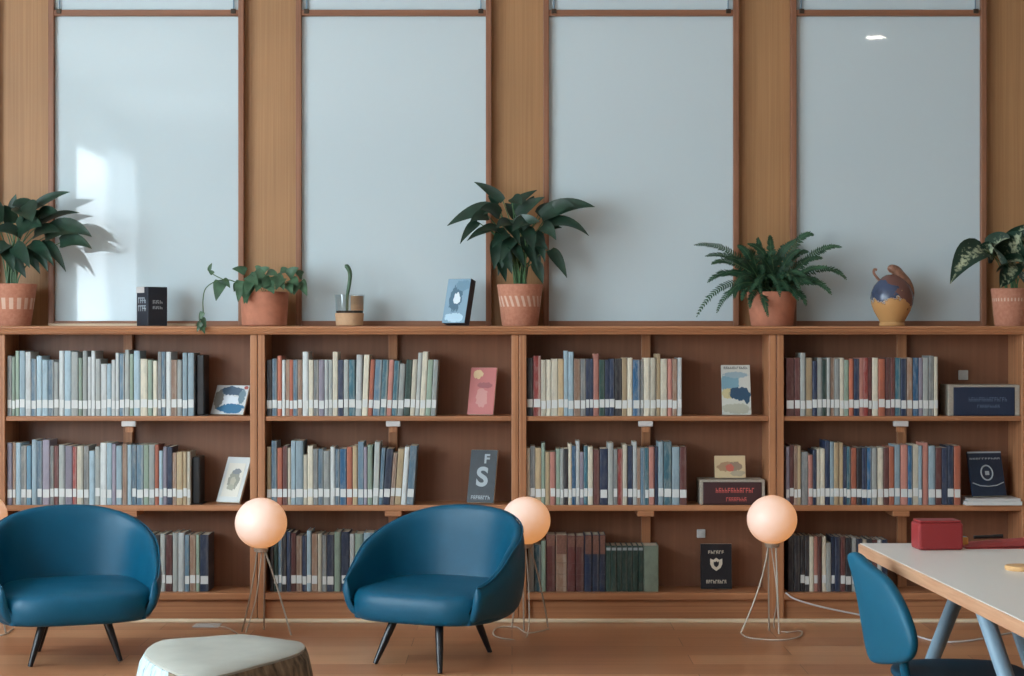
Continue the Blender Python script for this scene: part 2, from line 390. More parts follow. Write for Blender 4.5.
tl = nc.new('ShaderNodeBsdfTranslucent'); tl.inputs[0].default_value = (.9, .92, .94, 1); tr = nc.new('ShaderNodeBsdfTransparent'); mxs = nc.new('ShaderNodeMixShader'); mxs.inputs[0].default_value = .5
lc.new(tl.outputs[0], mxs.inputs[1]); lc.new(tr.outputs[0], mxs.inputs[2]); lc.new(mxs.outputs[0], nc['Material Output'].inputs[0])
tag(obj('sheer_curtain', mb, mc, None, True), 'sheer white pleated curtain half drawn over the rearmost window', 'curtain')
struct('trim_1', MB().box((-2.7, 8.955, 0), (2.7, 8.985, .018)), M_['trim'], 'pale cream quarter strip along the foot of the bookcases', 'floor trim', bevel=.006)
for i, (x, y) in enumerate([(3.11, 3.28), (0, 3.28), (0, -1.2)]):
    t = thing('ceiling_downlight', 'round recessed white downlight in the ceiling, ' + ['reflected in the whiteboard above the jug', 'over the middle of the room', 'farthest from the bookcases'][i], 'ceiling light', (x, y, ZC), 0, 'ceiling downlights')
    obj('trim_ring', MB().lathe([(.085, -.012), (.1, -.012), (.104, -.0005), (.085, -.0005), (.085, -.012)], 32, cap=False), M_['plaster'], t, True)
    m, n_, l_, b_ = mat('downlight_glow') if i == 0 else (bpy.data.materials['downlight_glow'], 0, 0, 0)
    if i == 0:
        b_.inputs['Emission Color'].default_value = (1, .93, .82, 1); b_.inputs['Emission Strength'].default_value = 14
    obj('lens', MB().lathe([(.082, -.008), (.084, -.001)], 32), m, t, True)

# ------------------------------------------------------------------ whiteboards on the wall
SW = F / (YW-.05)
def wx(px): return (px - 512) / SW
def wz(py): return EYE - (py - 338) / SW
bname = ['in the corner by the windows', 'behind the dark box', 'behind the plant cutting and blue card', 'between the tall peace lily and the fern', 'behind the glazed jug', 'outermost past the speckled plant']
for i in range(6):
    x0, x1 = wx(-199.7 + 247.7*i), wx(-4.0 + 247.7*i)
    zb, zr0, zr1, zt = 1.479, wz(15.5), wz(9.5), ZC - .35
    t = thing('whiteboard', 'tall glossy whiteboard in thin brown frame, ' + bname[i], 'whiteboard', ((x0+x1)/2, YW, zb), 0, 'whiteboards along the veneered wall')
    h = (x1-x0)/2; fw = .029
    for s in (-1, 1):
        a, b_ = sorted((s*h, s*(h-fw)))
        obj('stile', MB().box((a, -.05, 0), (b_, 0, zt-zb)), M_['frame'], t, bevel=.003)
    obj('bottom_rail', MB().box((-h+fw, -.046, 0), (h-fw, 0, .027)), M_['frame_x'], t, bevel=.003)
    obj('middle_rail', MB().box((-h+fw, -.046, zr0-zb), (h-fw, 0, zr1-zb)), M_['frame_x'], t, bevel=.003)
    obj('top_rail', MB().box((-h+fw, -.046, zt-zb-.03), (h-fw, 0, zt-zb)), M_['frame_x'], t, bevel=.003)
    obj('writing_panel', MB().box((-h+fw, -.02, .027), (h-fw, -.006, zr0-zb)), M_['board'], t)
    obj('upper_panel', MB().box((-h+fw, -.02, zr1-zb), (h-fw, -.006, zt-zb-.03)), M_['board'], t)
    for s in (-1, 1):
        c = obj('hanging_rod', MB().tube([(s*(h-.055), -.032, zr1-zb), (s*(h-.055), -.032, zt-zb-.03)], .0035, 8), M_['steel'], t, True)
        obj('clip', MB().box((s*(h-.055)-.013, -.052, zr1-zb-.02), (s*(h-.055)+.013, -.03, zr1-zb+.004)), M_['brass'], c, bevel=.003)

# ------------------------------------------------------------------ bookcases
YF = 9.0
EDGES = [-2.5725, -1.2725, .035, 1.3225, 2.5875]
SH = [(1.026, 1.002), (.580, .5515), (.1425, .1075)]
BAT = [128, 393, 646, 902]
cname = ['under the dark box and leafy window-side peace lily', 'under the trailing pothos and plant cutting', 'under the tall peace lily, holding the crest book', 'under the fern and glazed jug, beside the white table']
for i in range(4):
    x0, x1 = EDGES[i]+.001, EDGES[i+1]-.001
    cx = (x0+x1)/2; h = (x1-x0)/2; tp = .0365
    t = thing('bookcase', 'brown oak bookcase with three shelves ' + cname[i], 'bookcase', (cx, YF, 0), 0, 'oak bookcases along the wall')
    for s in (-1, 1):
        a, b_ = sorted((s*h, s*(h-tp)))
        m = MB().prism([(a, 0), (b_, 0), (b_, .27), (a, .27)], 0, 1.435)
        o = obj('side_panel', m, M_['oak_z'], t, bevel=.004)
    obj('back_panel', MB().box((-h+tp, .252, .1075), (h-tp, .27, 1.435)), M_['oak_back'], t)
    for k, (zt, zb) in enumerate(SH):
        y0 = .010 if k < 2 else .004
        obj('shelf', MB().box((-h+tp, y0, zb), (h-tp, .252, zt)), M_['oak'], t, bevel=.003)
    obj('plinth', MB().box((-h+tp, .028, 0), (h-tp, .046, .1075)), M_['oak'], t)
    bx = (BAT[i]-512)*(YF+.22)/F - cx
    bt = obj('back_batten', MB().box((bx-.023, .215, .1425), (bx+.023, .252, 1.435)), M_['oak_z'], t, bevel=.002)
    bx2 = (BAT[i]-512)*YF/F - cx
    obj('label_holder', MB().box((bx2-.036, .012, 0.974), (bx2+.036, .05, 1.0017)), M_['plate'], t, bevel=.003)
    obj('bracket_block', MB().box((bx2-.042, .014, .5235), (bx2+.042, .20, .5513)), M_['oak'], t, bevel=.003)
    obj('bracket_stem', MB().box((bx2-.02, .03, .944), (bx2+.02, .05, .974)), M_['oak_z'], t, bevel=.002)
prof = [(8.985, 1.4355), (8.982, 1.440), (8.987, 1.4425), (8.987, 1.446), (8.979, 1.449), (8.976, 1.460), (8.981, 1.463), (8.978, 1.466), (8.979, 1.473), (8.986, 1.4775), (9.36, 1.4775), (9.36, 1.4355)]
tag(obj('oak_worktop', MB().extrude_x(prof, -2.62, 2.62), M_['oak']), 'long brown oak top board with moulded front edge across all four bookcases', 'worktop')

# ------------------------------------------------------------------ books
CODES = {
 'w': ('whitish', (206, 212, 211)), 'g': ('light grey', (170, 176, 172)), 'a': ('ash grey', (122, 127, 128)), 'b': ('pale blue', (160, 184, 195)),
 's': ('steel blue', (90, 120, 140)), 'n': ('navy', (34, 50, 78)), 'k': ('black', (40, 40, 46)), 't': ('teal', (48, 100, 116)), 'u': ('bright blue', (26, 92, 134)),
 'e': ('sage green', (150, 170, 152)), 'd': ('dark green', (34, 66, 60)), 'r': ('red', (150, 56, 50)), 'o': ('orange', (182, 106, 80)), 'p': ('salmon pink', (192, 132, 118)),
 'm': ('maroon', (98, 54, 52)), 'y': ('sand', (188, 166, 130)), 'c': ('cream', (214, 208, 188)), 'z': ('brown', (146, 116, 96)), 'l': ('lilac grey', (146, 140, 154)), 'v': ('sky blue', (120, 168, 194))}
BM = {k: book_mat('book_cover_' + v[0].replace(' ', '_'), v[1]) for k, v in CODES.items()}
# rows: x start, x end (pixels), base y, base z, label prob, [tokens], lean of the last n books, wording
ROWS = [
 (7.0, 194.3, 1.026, 1, "a40:356 e30:357 e35:351 b40:351 z20:352 w33:352 l14:352 s38:359 b35:356 s27:357 b38:360 s40:360 k18:361 g35:362 w45:351 b45:351 t25:358 g50:352 e35:358 g45:351 w30:357 w35:351 g35:359 g25:359 w38:364 b38:364 w35:360 w25:353 k15:354 s40:354 g30:350 a20:351 e25:354 b43:351 z27:359 c50:359 e45:360 c40:361 a30:352 s40:352 w32:352 l23:360 z40:360 g45:360 b45:353 b57:353", 0, 0, 'end', 'from the small blue picture along the upper shelf'),
 (7.0, 190.6, .580, .9, "l45:443 z30:443 b30:443 w25:446 a35:446 v45:446 b45:440 s35:441 s20:441 l55:440 a35:446 m40:446 g45:445 t20:447 l45:446 z15:446 r28:447 c60:446 a45:446 b50:451 g45:447 w55:443 b45:443 l35:444 b40:446 a25:444 z30:444 b40:445 s40:445 s60:445 e45:445 g50:445 o35:445 b35:451 l35:447 n45:447 z35:453 y55:452 y35:452 c30:452", 0, 0, 'end', 'from the white framed print along the middle shelf'),
 (266.5, 436.0, 1.026, 1, "k35:360 e25:354 s33:359 o40:356 w30:360 z33:360 o32:360 s40:360 z40:360 w45:352 e20:360 c30:360 a45:360 l50:360 w35:360 g35:360 c45:352 n48:360 g45:360 t45:360 e22:360 w45:355 c50:355 o30:360 w25:360 s40:360 w20:360 t35:360 c20:357 p22:360 g25:364 t25:361 n25:361 g40:364 d55:360 c32:360 z25:360 g25:353 c50:352 e48:360 g45:360", 18, 3.0, 'end', 'from the propped pink cover along the upper shelf'),
 (266.5, 413.5, .580, .85, "y40:447 s50:441 o48:448 m40:446 c30:448 b40:441 b55:441 k20:446 c25:455 c48:446 a30:449 l25:449 s32:449 g58:451 w42:447 s40:449 u45:449 w25:447 o38:447 y45:446 s50:442 l30:447 e45:445 g50:442 s35:448 n48:449 z25:453 z25:453 y42:449 r28:455 w32:447 s36:446 t26:446", 9, 4.0, 'end', 'from the propped dark cover with white letters along the middle shelf'),
 (526.5, 682, 1.026, 1, "k45:358 z25:358 r45:356 d22:359 c33:360 c33:360 k20:360 c50:359 y50:359 b38:351 b36:352 d25:359 z30:359 l30:359 a30:359 n33:359 n32:359 p50:354 d50:360 n40:360 n35:359 s20:359 k40:359 a25:358 y35:358 c35:358 p20:358 u55:360 a30:360 c50:358 t15:358 c30:358 o25:360 y25:354 c50:359 t20:359 p20:359 z25:359 z30:359 w40:358", 0, 0, 'end', 'from the blue and white animal cover along the upper shelf'),
 (526.5, 687, .580, .85, "c32:448 a32:446 z22:448 y42:448 e35:443 y40:452 p40:452 l20:449 e28:449 g30:449 k40:449 c32:444 u35:446 w32:441 l35:452 t35:446 c45:447 m48:450 o18:450 n50:449 c25:449 g35:443 a35:449 r45:449 c40:445 n48:446 w35:442 z30:448 s38:448 t35:448 p50:447 n30:447 b48:442 t58:442 n25:447 b55:447 m62:447", 0, 0, 'end', 'from the wide red-lettered book along the middle shelf'),
 (786, 938, 1.026, 1, "a28:358 m30:358 z28:358 m38:358 g45:353 y52:358 k12:360 n35:361 g42:358 d40:360 g30:358 z28:358 t15:358 g38:359 c38:358 e40:360 o42:359 n48:359 p35:358 r42:358 m30:358 c55:358 o60:359 m45:358 m38:358 t50:358 n38:359 p25:358 z28:358 m22:358 u40:358 l35:358 g52:358 a45:356 c32:357", 0, 0, 'end', 'from the wide navy volume along the upper shelf'),
 (786, 961, .580, .85, "l30:447 m40:445 z30:446 y30:446 a50:452 k25:452 p28:455 n32:450 c32:449 c30:449 m20:450 n32:441 b35:442 y35:443 z20:443 y25:443 n30:447 t35:447 o38:448 r25:448 k22:448 s20:448 n35:448 u30:448 m20:448 g38:448 c45:448 t20:448 m35:448 o40:447 k15:448 b35:445 t15:446 p50:445 t20:446 u30:446 c50:445 b25:446 l15:446 p35:443 n20:447 b40:446 a25:448 m40:448 n50:448 n55:446 o60:446", 0, 0, 'end', 'from the navy propped cover along the middle shelf'),
 (142, 209, .1425, .7, "n40:535 g45:534 k50:535 g32:534 b22:534 m40:535 g42:533 w50:533 s36:535 z48:535 e28:535 n70:535", 0, 0, 'end', 'from the bare end of the bottom shelf below the white print'),
 (270, 386, .1425, .75, "k25:537 d30:533 s25:533 k30:532 n30:532 m25:533 n20:534 z30:536 n30:536 b32:531 z42:534 c30:534 a30:535 n50:535 e45:532 n58:532 w33:534 e48:534 k22:535 b60:533 z40:534 n40:535", 0, 0, 'start', 'from the lamp post end of the bottom shelf below the pothos'),
 (528, 659, .1425, 0, "g42:545 t48:545 e32:541 m65:535 z78:535 m58:536 m58:536 n52:535 n50:535 n42:535 d37:546 d37:546 d37:546 d36:546 d36:546 d36:546 d36:546 e105:546", 0, 0, 'end', 'from the black crest book along the bottom shelf'),
 (788, 888, .1425, .7, "k35:536 s25:536 k35:536 k35:536 k35:536 c35:537 p30:537 m30:537 c35:537 g38:543 n28:537 n42:537 m40:537 k45:538 g40:538 n45:539 c35:540 k40:539 m40:540 w35:540 n45:540", 0, 0, 'start', 'from the globe lamp along the bottom shelf beside the table'),
]
GROUPS = ['books on the upper shelf under the dark box', 'books on the middle shelf beside the framed print', 'books on the upper shelf beside the pink cover', 'books on the middle shelf beside the dark lettered cover',
 'books on the upper shelf beside the animal cover', 'books on the middle shelf beside the red-lettered book', 'books on the upper shelf beside the wide navy volume', 'books on the middle shelf beside the navy cover',
 'books on the bottom shelf behind the armchair', 'books on the bottom shelf below the pothos', 'old volumes on the bottom shelf', 'books on the bottom shelf behind the table']
UNITS = ['', 'first', 'second', 'third', 'fourth', 'fifth', 'sixth', 'seventh', 'eighth', 'ninth', 'tenth', 'eleventh', 'twelfth', 'thirteenth', 'fourteenth', 'fifteenth', 'sixteenth', 'seventeenth', 'eighteenth', 'nineteenth']
def ordinal(n):
    if n < 20: return UNITS[n]
    t, u = divmod(n, 10)
    return ['', '', 'twentieth', 'thirtieth', 'fortieth'][t] if u == 0 else ['', '', 'twenty', 'thirty', 'forty'][t] + '-' + UNITS[u]
rows = []
for r in ROWS:
    toks = [[q.split(':')[0][0], float(q.split(':')[0][1:]), float(q.split(':')[1])] for q in r[4].split()]
    k = (r[1]-r[0]) / sum(q[1] for q in toks)
    for q in toks: q[1] *= k
    rows.append(toks)
while sum(len(t) for t in rows) > 322:      # very thin spines are taken into their neighbours
    i, j = min(((i, j) for i, t in enumerate(rows) if i != 10 for j in range(len(t))), key=lambda ij: rows[ij[0]][ij[1]][1])
    q = rows[i].pop(j); a = rows[i][j-1] if j else None; b_ = rows[i][j] if j < len(rows[i]) else None
    if a and b_: a[1] += q[1]/2; b_[1] += q[1]/2
    else: (a or b_)[1] += q[1]
def book_cover(w, d, h, hard):
    tc = .0028 if hard else .0012; tc = min(tc, w*.2); c = min(w*.28, .006)
    o = []
    n = 4
    out = [(-w/2, d)] + [(-w/2 + c*(1-math.cos(math.pi/2*i/n)), c*(.8 if hard else .5)*(1-math.sin(math.pi/2*i/n))) for i in range(n+1)]
    out = out + [(-x, y) for x, y in reversed(out)]
    inn = [(w/2-tc, d), (w/2-tc, .008), (-w/2+tc, .008), (-w/2+tc, d)]
    return MB().prism(out + inn, 0, h)
YBK = 9.022
for ri, (r, toks) in enumerate(zip(ROWS, rows)):
    x = r[0]; n = len(toks); nl = r[5] * n / max(1, len(r[4].split()))
    for j, (code, wp, top) in enumerate(toks):
        y = YBK + random.uniform(0, .006) + (.02 if ri >= 8 else 0)
        base_y = 338 + (EYE - r[2]) * F / y
        wm = wp * y / F; hm = (base_y - top) * y / F
        cx = (x + wp/2 - 512) * y / F
        x += wp
        d = .145 + .035*random.random() if ri < 8 else .165
        hard = random.random() < .45 or ri >= 8
        wb = wm * .945
        name, _ = CODES[code]
        num = (n - j) if r[7] == 'end' else j + 1
        adj = 'thin ' if wp < 3.6 else ('thick ' if wp > 6.3 else '')
        lab = '%s%s book, %s %s' % (adj, name, ordinal(num), r[8])
        if len(lab.replace('-', ' ').split()) > 15: lab = lab.replace(adj, '', 1) if adj else lab
        o = obj('book', book_cover(wb, d, hm, hard), BM[code], smooth=True, angle=30)
        tag(o, lab, 'book', GROUPS[ri])
        lean = r[6] * min(1, max(0, (j - (n - nl)) / 3 + .33)) if nl and j >= n - nl else 0
        o.location = (cx, y, r[2] + .0008 + wb/2*math.sin(R(abs(lean)))); o.rotation_euler = (0, R(lean), 0)
        e = .003 if hard else .0006; tc = min(.0028 if hard else .0012, wb*.2)
        obj('pages', MB().box((-wb/2+tc, .007, e), (wb/2-tc, d-.002, hm-e)), M_['paper'], o)
        if random.random() < r[3] and wp > 2.2:
            z0 = .040 + random.uniform(-.005, .004); q = wb/2 * random.uniform(.93, .99)
            lb = MB().add([(-q, .003, z0), (-q*.86, -.0007, z0), (q*.86, -.0007, z0), (q, .003, z0), (-q, .003, z0+.041), (-q*.86, -.0007, z0+.041), (q*.86, -.0007, z0+.041), (q, .003, z0+.041)],
                          [(0, 1, 5, 4), (1, 2, 6, 5), (2, 3, 7, 6), (4, 5, 6, 7), (3, 2, 1, 0), (0, 4, 7, 3)])
            obj('spine_label', lb, M_['label'], o)
        if ri == 10 and 3 <= j <= 9:      # leather volumes: raised tan title panel with ribs
            zt = hm * (.66 if j in (4, 7, 8, 9) else .8)
            obj('title_panel', MB().box((-wb*.43, -.0012, zt), (wb*.43, .002, hm*.99)), M_['title'] if 'title' in M_ else M_.setdefault('title', plain('tan_leather', (120, 86, 74), .5, noise=.25, nscale=90)), o)
            for k in (.08, .3, .5):
                obj('spine_rib', MB().box((-wb*.46, -.0025, hm*k), (wb*.46, .002, hm*k+.004)), BM[code], o, bevel=.001)
        if ri == 10 and 10 <= j <= 16:
            obj('title_band', MB().box((-wb*.4, -.0008, hm*.9), (wb*.4, .002, hm*.96)), M_['grey_print'], o)

# black bookends
for (px, top, z, lab) in ((200.6, 355, 1.026, 'black metal bookend closing the upper row beside the blue picture'), (196.2, 457, .580, 'black metal bookend closing the middle row beside the framed print')):
    x = (px-512)*9.05/F; h = (338+(EYE-z)*F/9.05-top)*9.05/F
    t = thing('bookend', lab, 'bookend', (x, 9.05, z+.0006), 0, 'black bookends')
    obj('upright_plate', MB().box((-.02, 0, .003), (.018, .15, h)), M_['black'], t, bevel=.006)
    obj('base_plate', MB().box((-.02, 0, 0), (.03, .15, .003)), M_['black'], t)

# ------------------------------------------------------------------ propped covers
def glyphs(mb, x0, x1, z0, z1, y, n, seed):
    rnd = random.Random(seed); cw = (x1-x0)/n
    for i in range(n):
        a = x0 + i*cw + cw*.08; b_ = x0 + (i+1)*cw - cw*.18; k = rnd.random(); h = z1-z0; s = cw*.2
        mb.box((a, y-.0006, z0), (a+s, y, z1))
        if k < .75: mb.box((a+s, y-.0006, z1-h*.2), (b_, y, z1))
        if k > .2: mb.box((a+s, y-.0006, z0+h*.4), (b_, y, z0+h*.58))
        if k > .45: mb.box((b_-s, y-.0006, z0), (b_, y, z0+h*.45))
    return mb
def propped(label, px, pytop, wpx, z, m, yaw, lean, thick=.012, d=9.10, name='display_book', edge=None):
    """cover standing face out: px = centre of its foot, leaning back by `lean`, turned by `yaw`"""
    x = (px-512)*d/F; base = 338+(EYE-z)*F/d
    h = (base-pytop)*d/F / math.cos(R(lean)); w_ = wpx*d/F / math.cos(R(yaw))
    o = obj(name, MB().box((-w_/2, 0, 0), (w_/2, thick, h)), m, bevel=.001)
    o.location = (x, d, z + (thick+.001)*math.sin(R(lean)) + .0018); o.rotation_euler = (Matrix.Rotation(R(yaw), 3, 'Z') @ Matrix.Rotation(R(-lean), 3, 'X')).to_euler()
    obj('pages', MB().box((-w_/2+.003, .002, -.0008), (w_/2+.0006, thick-.002, h+.0006)), M_['paper'], o)
    tag(o, label, 'book'); return o, w_, h
def font(txt, size, m, parent, loc, name='lettering', ext=.0006):
    c = bpy.data.curves.new(name, 'FONT'); c.body = txt; c.size = size; c.extrude = ext; c.align_x = 'CENTER'
    c.materials.append(m); c.offset = size*.03; tmp = bpy.data.objects.new('lettering_curve', c); COL.objects.link(tmp); bpy.context.view_layer.update()
    me = bpy.data.meshes.new_from_object(tmp.evaluated_get(bpy.context.evaluated_depsgraph_get())); bpy.data.objects.remove(tmp); me.name = name
    o = bpy.data.objects.new(name, me); link(o, parent); o.location = loc; o.rotation_euler = (R(90), 0, 0); return o
cm = cover_mat('blue_picture', (196, 200, 200), [(.5, .8, .34, .16, (70, 90, 110)), (.5, .45, .3, .2, (208, 214, 220)), (.15, .5, .1425, .3, (120, 118, 112)), (.6, .2, .4, .16, (50, 105, 140)), (.85, .6, .1, .25, (104, 128, 140)), (.92, .92, .06, .06, (150, 70, 60))])
propped('small blue and white picture leaning on the upper shelf beside a black bookend', 226.5, 387, 35, 1.026, cm, -24, 24, .012)[0]['category'] = 'picture'
cm = cover_mat('framed_print', (222, 218, 206), [(.52, .5, .32, .3, (150, 150, 138)), (.6, .75, .25, .08, (130, 136, 140)), (.5, .45, .16, .1425, (182, 176, 158)), (.42, .28, .22, .08, (168, 166, 150))])
o, w_, h = propped('white framed print of a grey drawing leaning on the middle shelf', 227.5, 460, 25, .580, M_['label'], -26, 26, .014, name='framed_print')
o['category'] = 'picture'; obj('print', MB().box((-w_*.36, -.0015, h*.12), (w_*.36, 0, h*.86)), cm, o)
cm = cover_mat('pink_cover', (186, 108, 104), [(.3, .86, .17, .1, (214, 186, 142)), (.5, .35, .22, .2, (196, 140, 132)), (.6, .62, .3, .06, (150, 84, 86))])
propped('pink paperback cover propped face out beside the upper row under the plant cutting', 480, 369, 26, 1.026, cm, -16, 17)
cm = plain('dark_slate_cover', (36, 46, 54), .45, noise=.2, nscale=30)
o, w_, h = propped('dark slate cover with white letters propped on the middle shelf behind the armchair', 480, 452, 27, .580, cm, -16, 17)
font('F', h*.24, M_['grey_print'], o, (w_*.12, -.001, h*.75)); font('S', h*.5, M_['grey_print'], o, (0, -.001, h*.32))
obj('small_print', glyphs(MB(), -w_*.36, w_*.36, h*.06, h*.13, 0, 8, 3), M_['grey_print'], o)
cm = cover_mat('animal_cover', (202, 206, 198), [(.3, .62, .34, .2, (120, 160, 176)), (.25, .42, .26, .1, (196, 186, 140)), (.62, .42, .36, .13, (44, 78, 104)), (.86, .34, .1, .12, (44, 78, 104)), (.5, .12, .5, .1, (176, 178, 162)), (.5, .8, .4, .06, (150, 174, 184))])
o, w_, h = propped('white cover with a dark blue animal propped on the upper shelf under the fern', 737, 366, 29, 1.026, cm, 3, 10)
obj('title_strip', glyphs(MB(), -w_*.42, w_*.42, h*.915, h*.965, 0, 11, 5), M_['dark_box'], o)
cm = cover_mat('heart_card', (208, 188, 150), [(.36, .5, .26, .22, (170, 140, 110)), (.66, .52, .24, .2, (150, 130, 112)), (.5, .45, .13, .18, (196, 104, 90)), (.75, .2, .25, .12, (176, 164, 140))])
o, w_, h = propped('small cream card with a red heart-like drawing standing on the wide red-lettered book', 730.3, 456.5, 31, .5816+.1265, cm, 4, 7, .006, d=9.10, name='greeting_card'); o['category'] = 'card'
cm = plain('black_cover', (26, 28, 36), .4)
o, w_, h = propped('black book with a cream crest standing face out on the bottom shelf', 716.5, 545, 31, .1425, cm, 0, 5, .02, d=9.12)
sh = [(-.17, .3), (-.17, 0), (-.12, -.2), (0, -.36), (.12, -.2), (.17, 0), (.17, .3), (.08, .22), (0, .34), (-.08, .22)]
mb = MB(); mb.prism([(p[0]*w_*1.15, p[1]*h*.42) for p in sh], 0, .0008)
mb.v = [(x, -z, y + h*.55) for x, y, z in mb.v]
obj('crest', mb, M_['cream_print'], o)
mb = MB(); mb.prism([(p[0]*w_*.5, p[1]*h*.2) for p in sh], .0008, .0014); mb.v = [(x, -z, y + h*.55) for x, y, z in mb.v]
obj('crest_figure', mb, cm, o)
obj('title', glyphs(MB(), -w_*.26, w_*.26, h*.78, h*.85, 0, 6, 8), M_['cream_print'], o)
obj('subtitle', glyphs(MB(), -w_*.33, w_*.33, h*.12, h*.2, 0, 9, 9), M_['cream_print'], o)
cm = plain('navy_cover', (28, 44, 66), .42, noise=.15, nscale=30)
o, w_, h = propped('navy cover with pale circular emblem standing on a pale booklet stack', 990, 453.5, 36, .6165, cm, 14, 16, .014, d=9.06)
mb = MB(); mb.tube([(w_*.17*math.cos(a*.2094), -.001, h*.52 + w_*.2*math.sin(a*.2094)) for a in range(31)], .004, 6)
obj('emblem_ring', mb, M_['grey_print'], o, True)
obj('emblem_core', MB().box((-w_*.05, -.001, h*.47), (w_*.07, 0, h*.56)), M_['grey_print'], o)
obj('top_border', MB().box((-w_*.5, -.0008, h*.965), (w_*.5, 0, h)), M_['grey_print'], o)
obj('title', glyphs(MB(), -w_*.46, w_*.46, h*.82, h*.86, 0, 10, 12), M_['grey_print'], o)
mb = MB(); mb.tube([(-w_*.46, -.001, h*.3), (-w_*.25, -.001, h*.235), (0, -.001, h*.215), (w_*.25, -.001, h*.235), (w_*.46, -.001, h*.3)], .003, 6)
obj('curved_line', mb, M_['grey_print'], o, True)
# wide boxed books lying on the shelves
def wide_book(label, x0, x1, y0, z, dark, d, depth, title_m, lines, endw):
    a = (x0-512)*d/F; b_ = (x1-512)*d/F; h = (338+(EYE-z)*F/d-y0)*d/F; w_ = (b_-a)/2
    o = thing('wide_book', label, 'book', ((a+b_)/2, d, z+.0006))
    obj('cover', MB().box((-w_+endw, -.002, .003), (w_-endw, depth, h-.012)), dark, o, bevel=.003)
    for s in (-1, 1):
        p, q = sorted((s*w_, s*(w_-endw)))
        e = obj('pale_end', MB().box((p, 0, 0), (q, depth, h-.008)), M_['aged'], o, bevel=.003)
    obj('pale_top', MB().box((-w_, .0, h-.012), (w_, depth, h)), M_['aged'], o, bevel=.003)
    obj('base_board', MB().box((-w_+endw, .004, 0), (w_-endw, depth, .003)), dark, o)
    for i, (u0, u1, v0, v1, n) in enumerate(lines):
        obj('title_line', glyphs(MB(), -w_+2*w_*u0, -w_+2*w_*u1, h*v0, h*v1, -.002, n, 20+i), title_m, o)
    return o
wide_book('wide navy volume with pale fluted ends lying on the upper shelf', 948.5, 1020, 385, 1.026, plain('navy_cloth', (30, 44, 68), .5), 9.03, .18, M_['faint_print'], [(.28, .82, .46, .6, 15), (.4, .72, .26, .36, 9)], .026)
wide_book('wide dark maroon book with red title lying on the middle shelf', 700, 765, 480, .580, plain('maroon_cloth', (62, 36, 40), .5), 9.03, .18, M_['red_print'], [(.24, .84, .48, .68, 13), (.4, .72, .1425, .3, 8)], .016)
t = thing('booklet_stack', 'pale booklets lying flat at the end of the middle shelf under the navy cover', 'booklets', (P(994, 505, 9.0).x, 8.985, .5812), R(.6))
obj('lower_booklet', MB().box((-.142, 0, 0), (.138, .2, .02)), M_['label'], t, bevel=.002)
obj('upper_booklet', MB().box((-.13, .006, .0205), (.132, .205, .034)), M_['plate'], t, bevel=.002)
for (px, py, w_, lab) in ((963, 375, .025, 'small square white plate on the back panel above the wide navy volume'), (701, 533.5, .022, 'small square white plate on the back panel above the crest book')):
    p = P(px, py, 9.25); t = thing('switch_plate', lab, 'switch plate', (p.x, 9.252, p.z))
    obj('plate', MB().box((-w_, -.012, -w_), (w_, 0, w_)), M_['label'], t, bevel=.004)
    obj('rocker', MB().box((-w_*.45, -.015, -w_*.6), (w_*.45, -.0115, w_*.6)), M_['label'], t, bevel=.002)

# ------------------------------------------------------------------ plants on the top board
ZT = 1.4781
def pot(t, r0, r1, h, m, rim=.0):
    p = [(r0*.94, 0), (r0, .006), (r0 + (r1-r0)*.78, h*.78), (r0+(r1-r0)*.8+rim, h*.8), (r1+rim, h*.985), (r1+rim-.003, h), (r1-.012, h), (r1-.016, h*.9), (r1-.02, h*.84)]
    obj('pot', MB().lathe(p, 48), m, t, True)
    obj('soil', MB().lathe([(r1-.022, h*.7), (r1-.019, h*.88), (r1*.4, h*.92), (.002, h*.93)], 32), M_['soil'], t, True)
def leaf(mb, b0, tip, w, sag=.2, fold=.25, hint=None, n=10, heart=False):
    """blade from b0 to tip (points), greatest width w, arched by sag, folded along the midrib"""
    b0 = Vector(b0); tip = Vector(tip); L = (tip-b0).length
    mid = (b0+tip)/2 + Vector((0, 0, L*sag))
    pts = bez(b0, mid, tip, n)
    hint = hint or Vector((random.uniform(-.3, .3), -1, random.uniform(.3, 1.1)))
    vs = []; uv = []
    for i, p in enumerate(pts):
        t = i/n
        tn = (pts[min(i+1, n)] - pts[max(i-1, 0)]).normalized()
        side = tn.cross(hint)
        side = side.normalized() if side.length > .05 else Vector((1, 0, 0))
        nor = side.cross(tn).normalized()
        if nor.dot(hint) < 0: nor = -nor
        ww = w/2 * ((math.sin(math.pi*min(1, (t*.92+.08))**.62))**.9 if not heart else math.sin(math.pi*(t*.9+.1)**.5)**.8)
        if i == n: ww = .0005
        ww = max(ww, .0008)
        vs += [p - side*ww + nor*ww*fold, p - side*ww*.5 + nor*ww*fold*.3, p, p + side*ww*.5 + nor*ww*fold*.3, p + side*ww + nor*ww*fold]
        uv += [(1, t), (.5, t), (.12, t), (.5, t), (1, t)]
    fs = [(i*5+k, i*5+k+1, i*5+k+6, i*5+k+5) for i in range(n) for k in range(4)]
    if mb.uv is None: mb.uv = []
    mb.uv += uv
    mb.add(vs, fs)
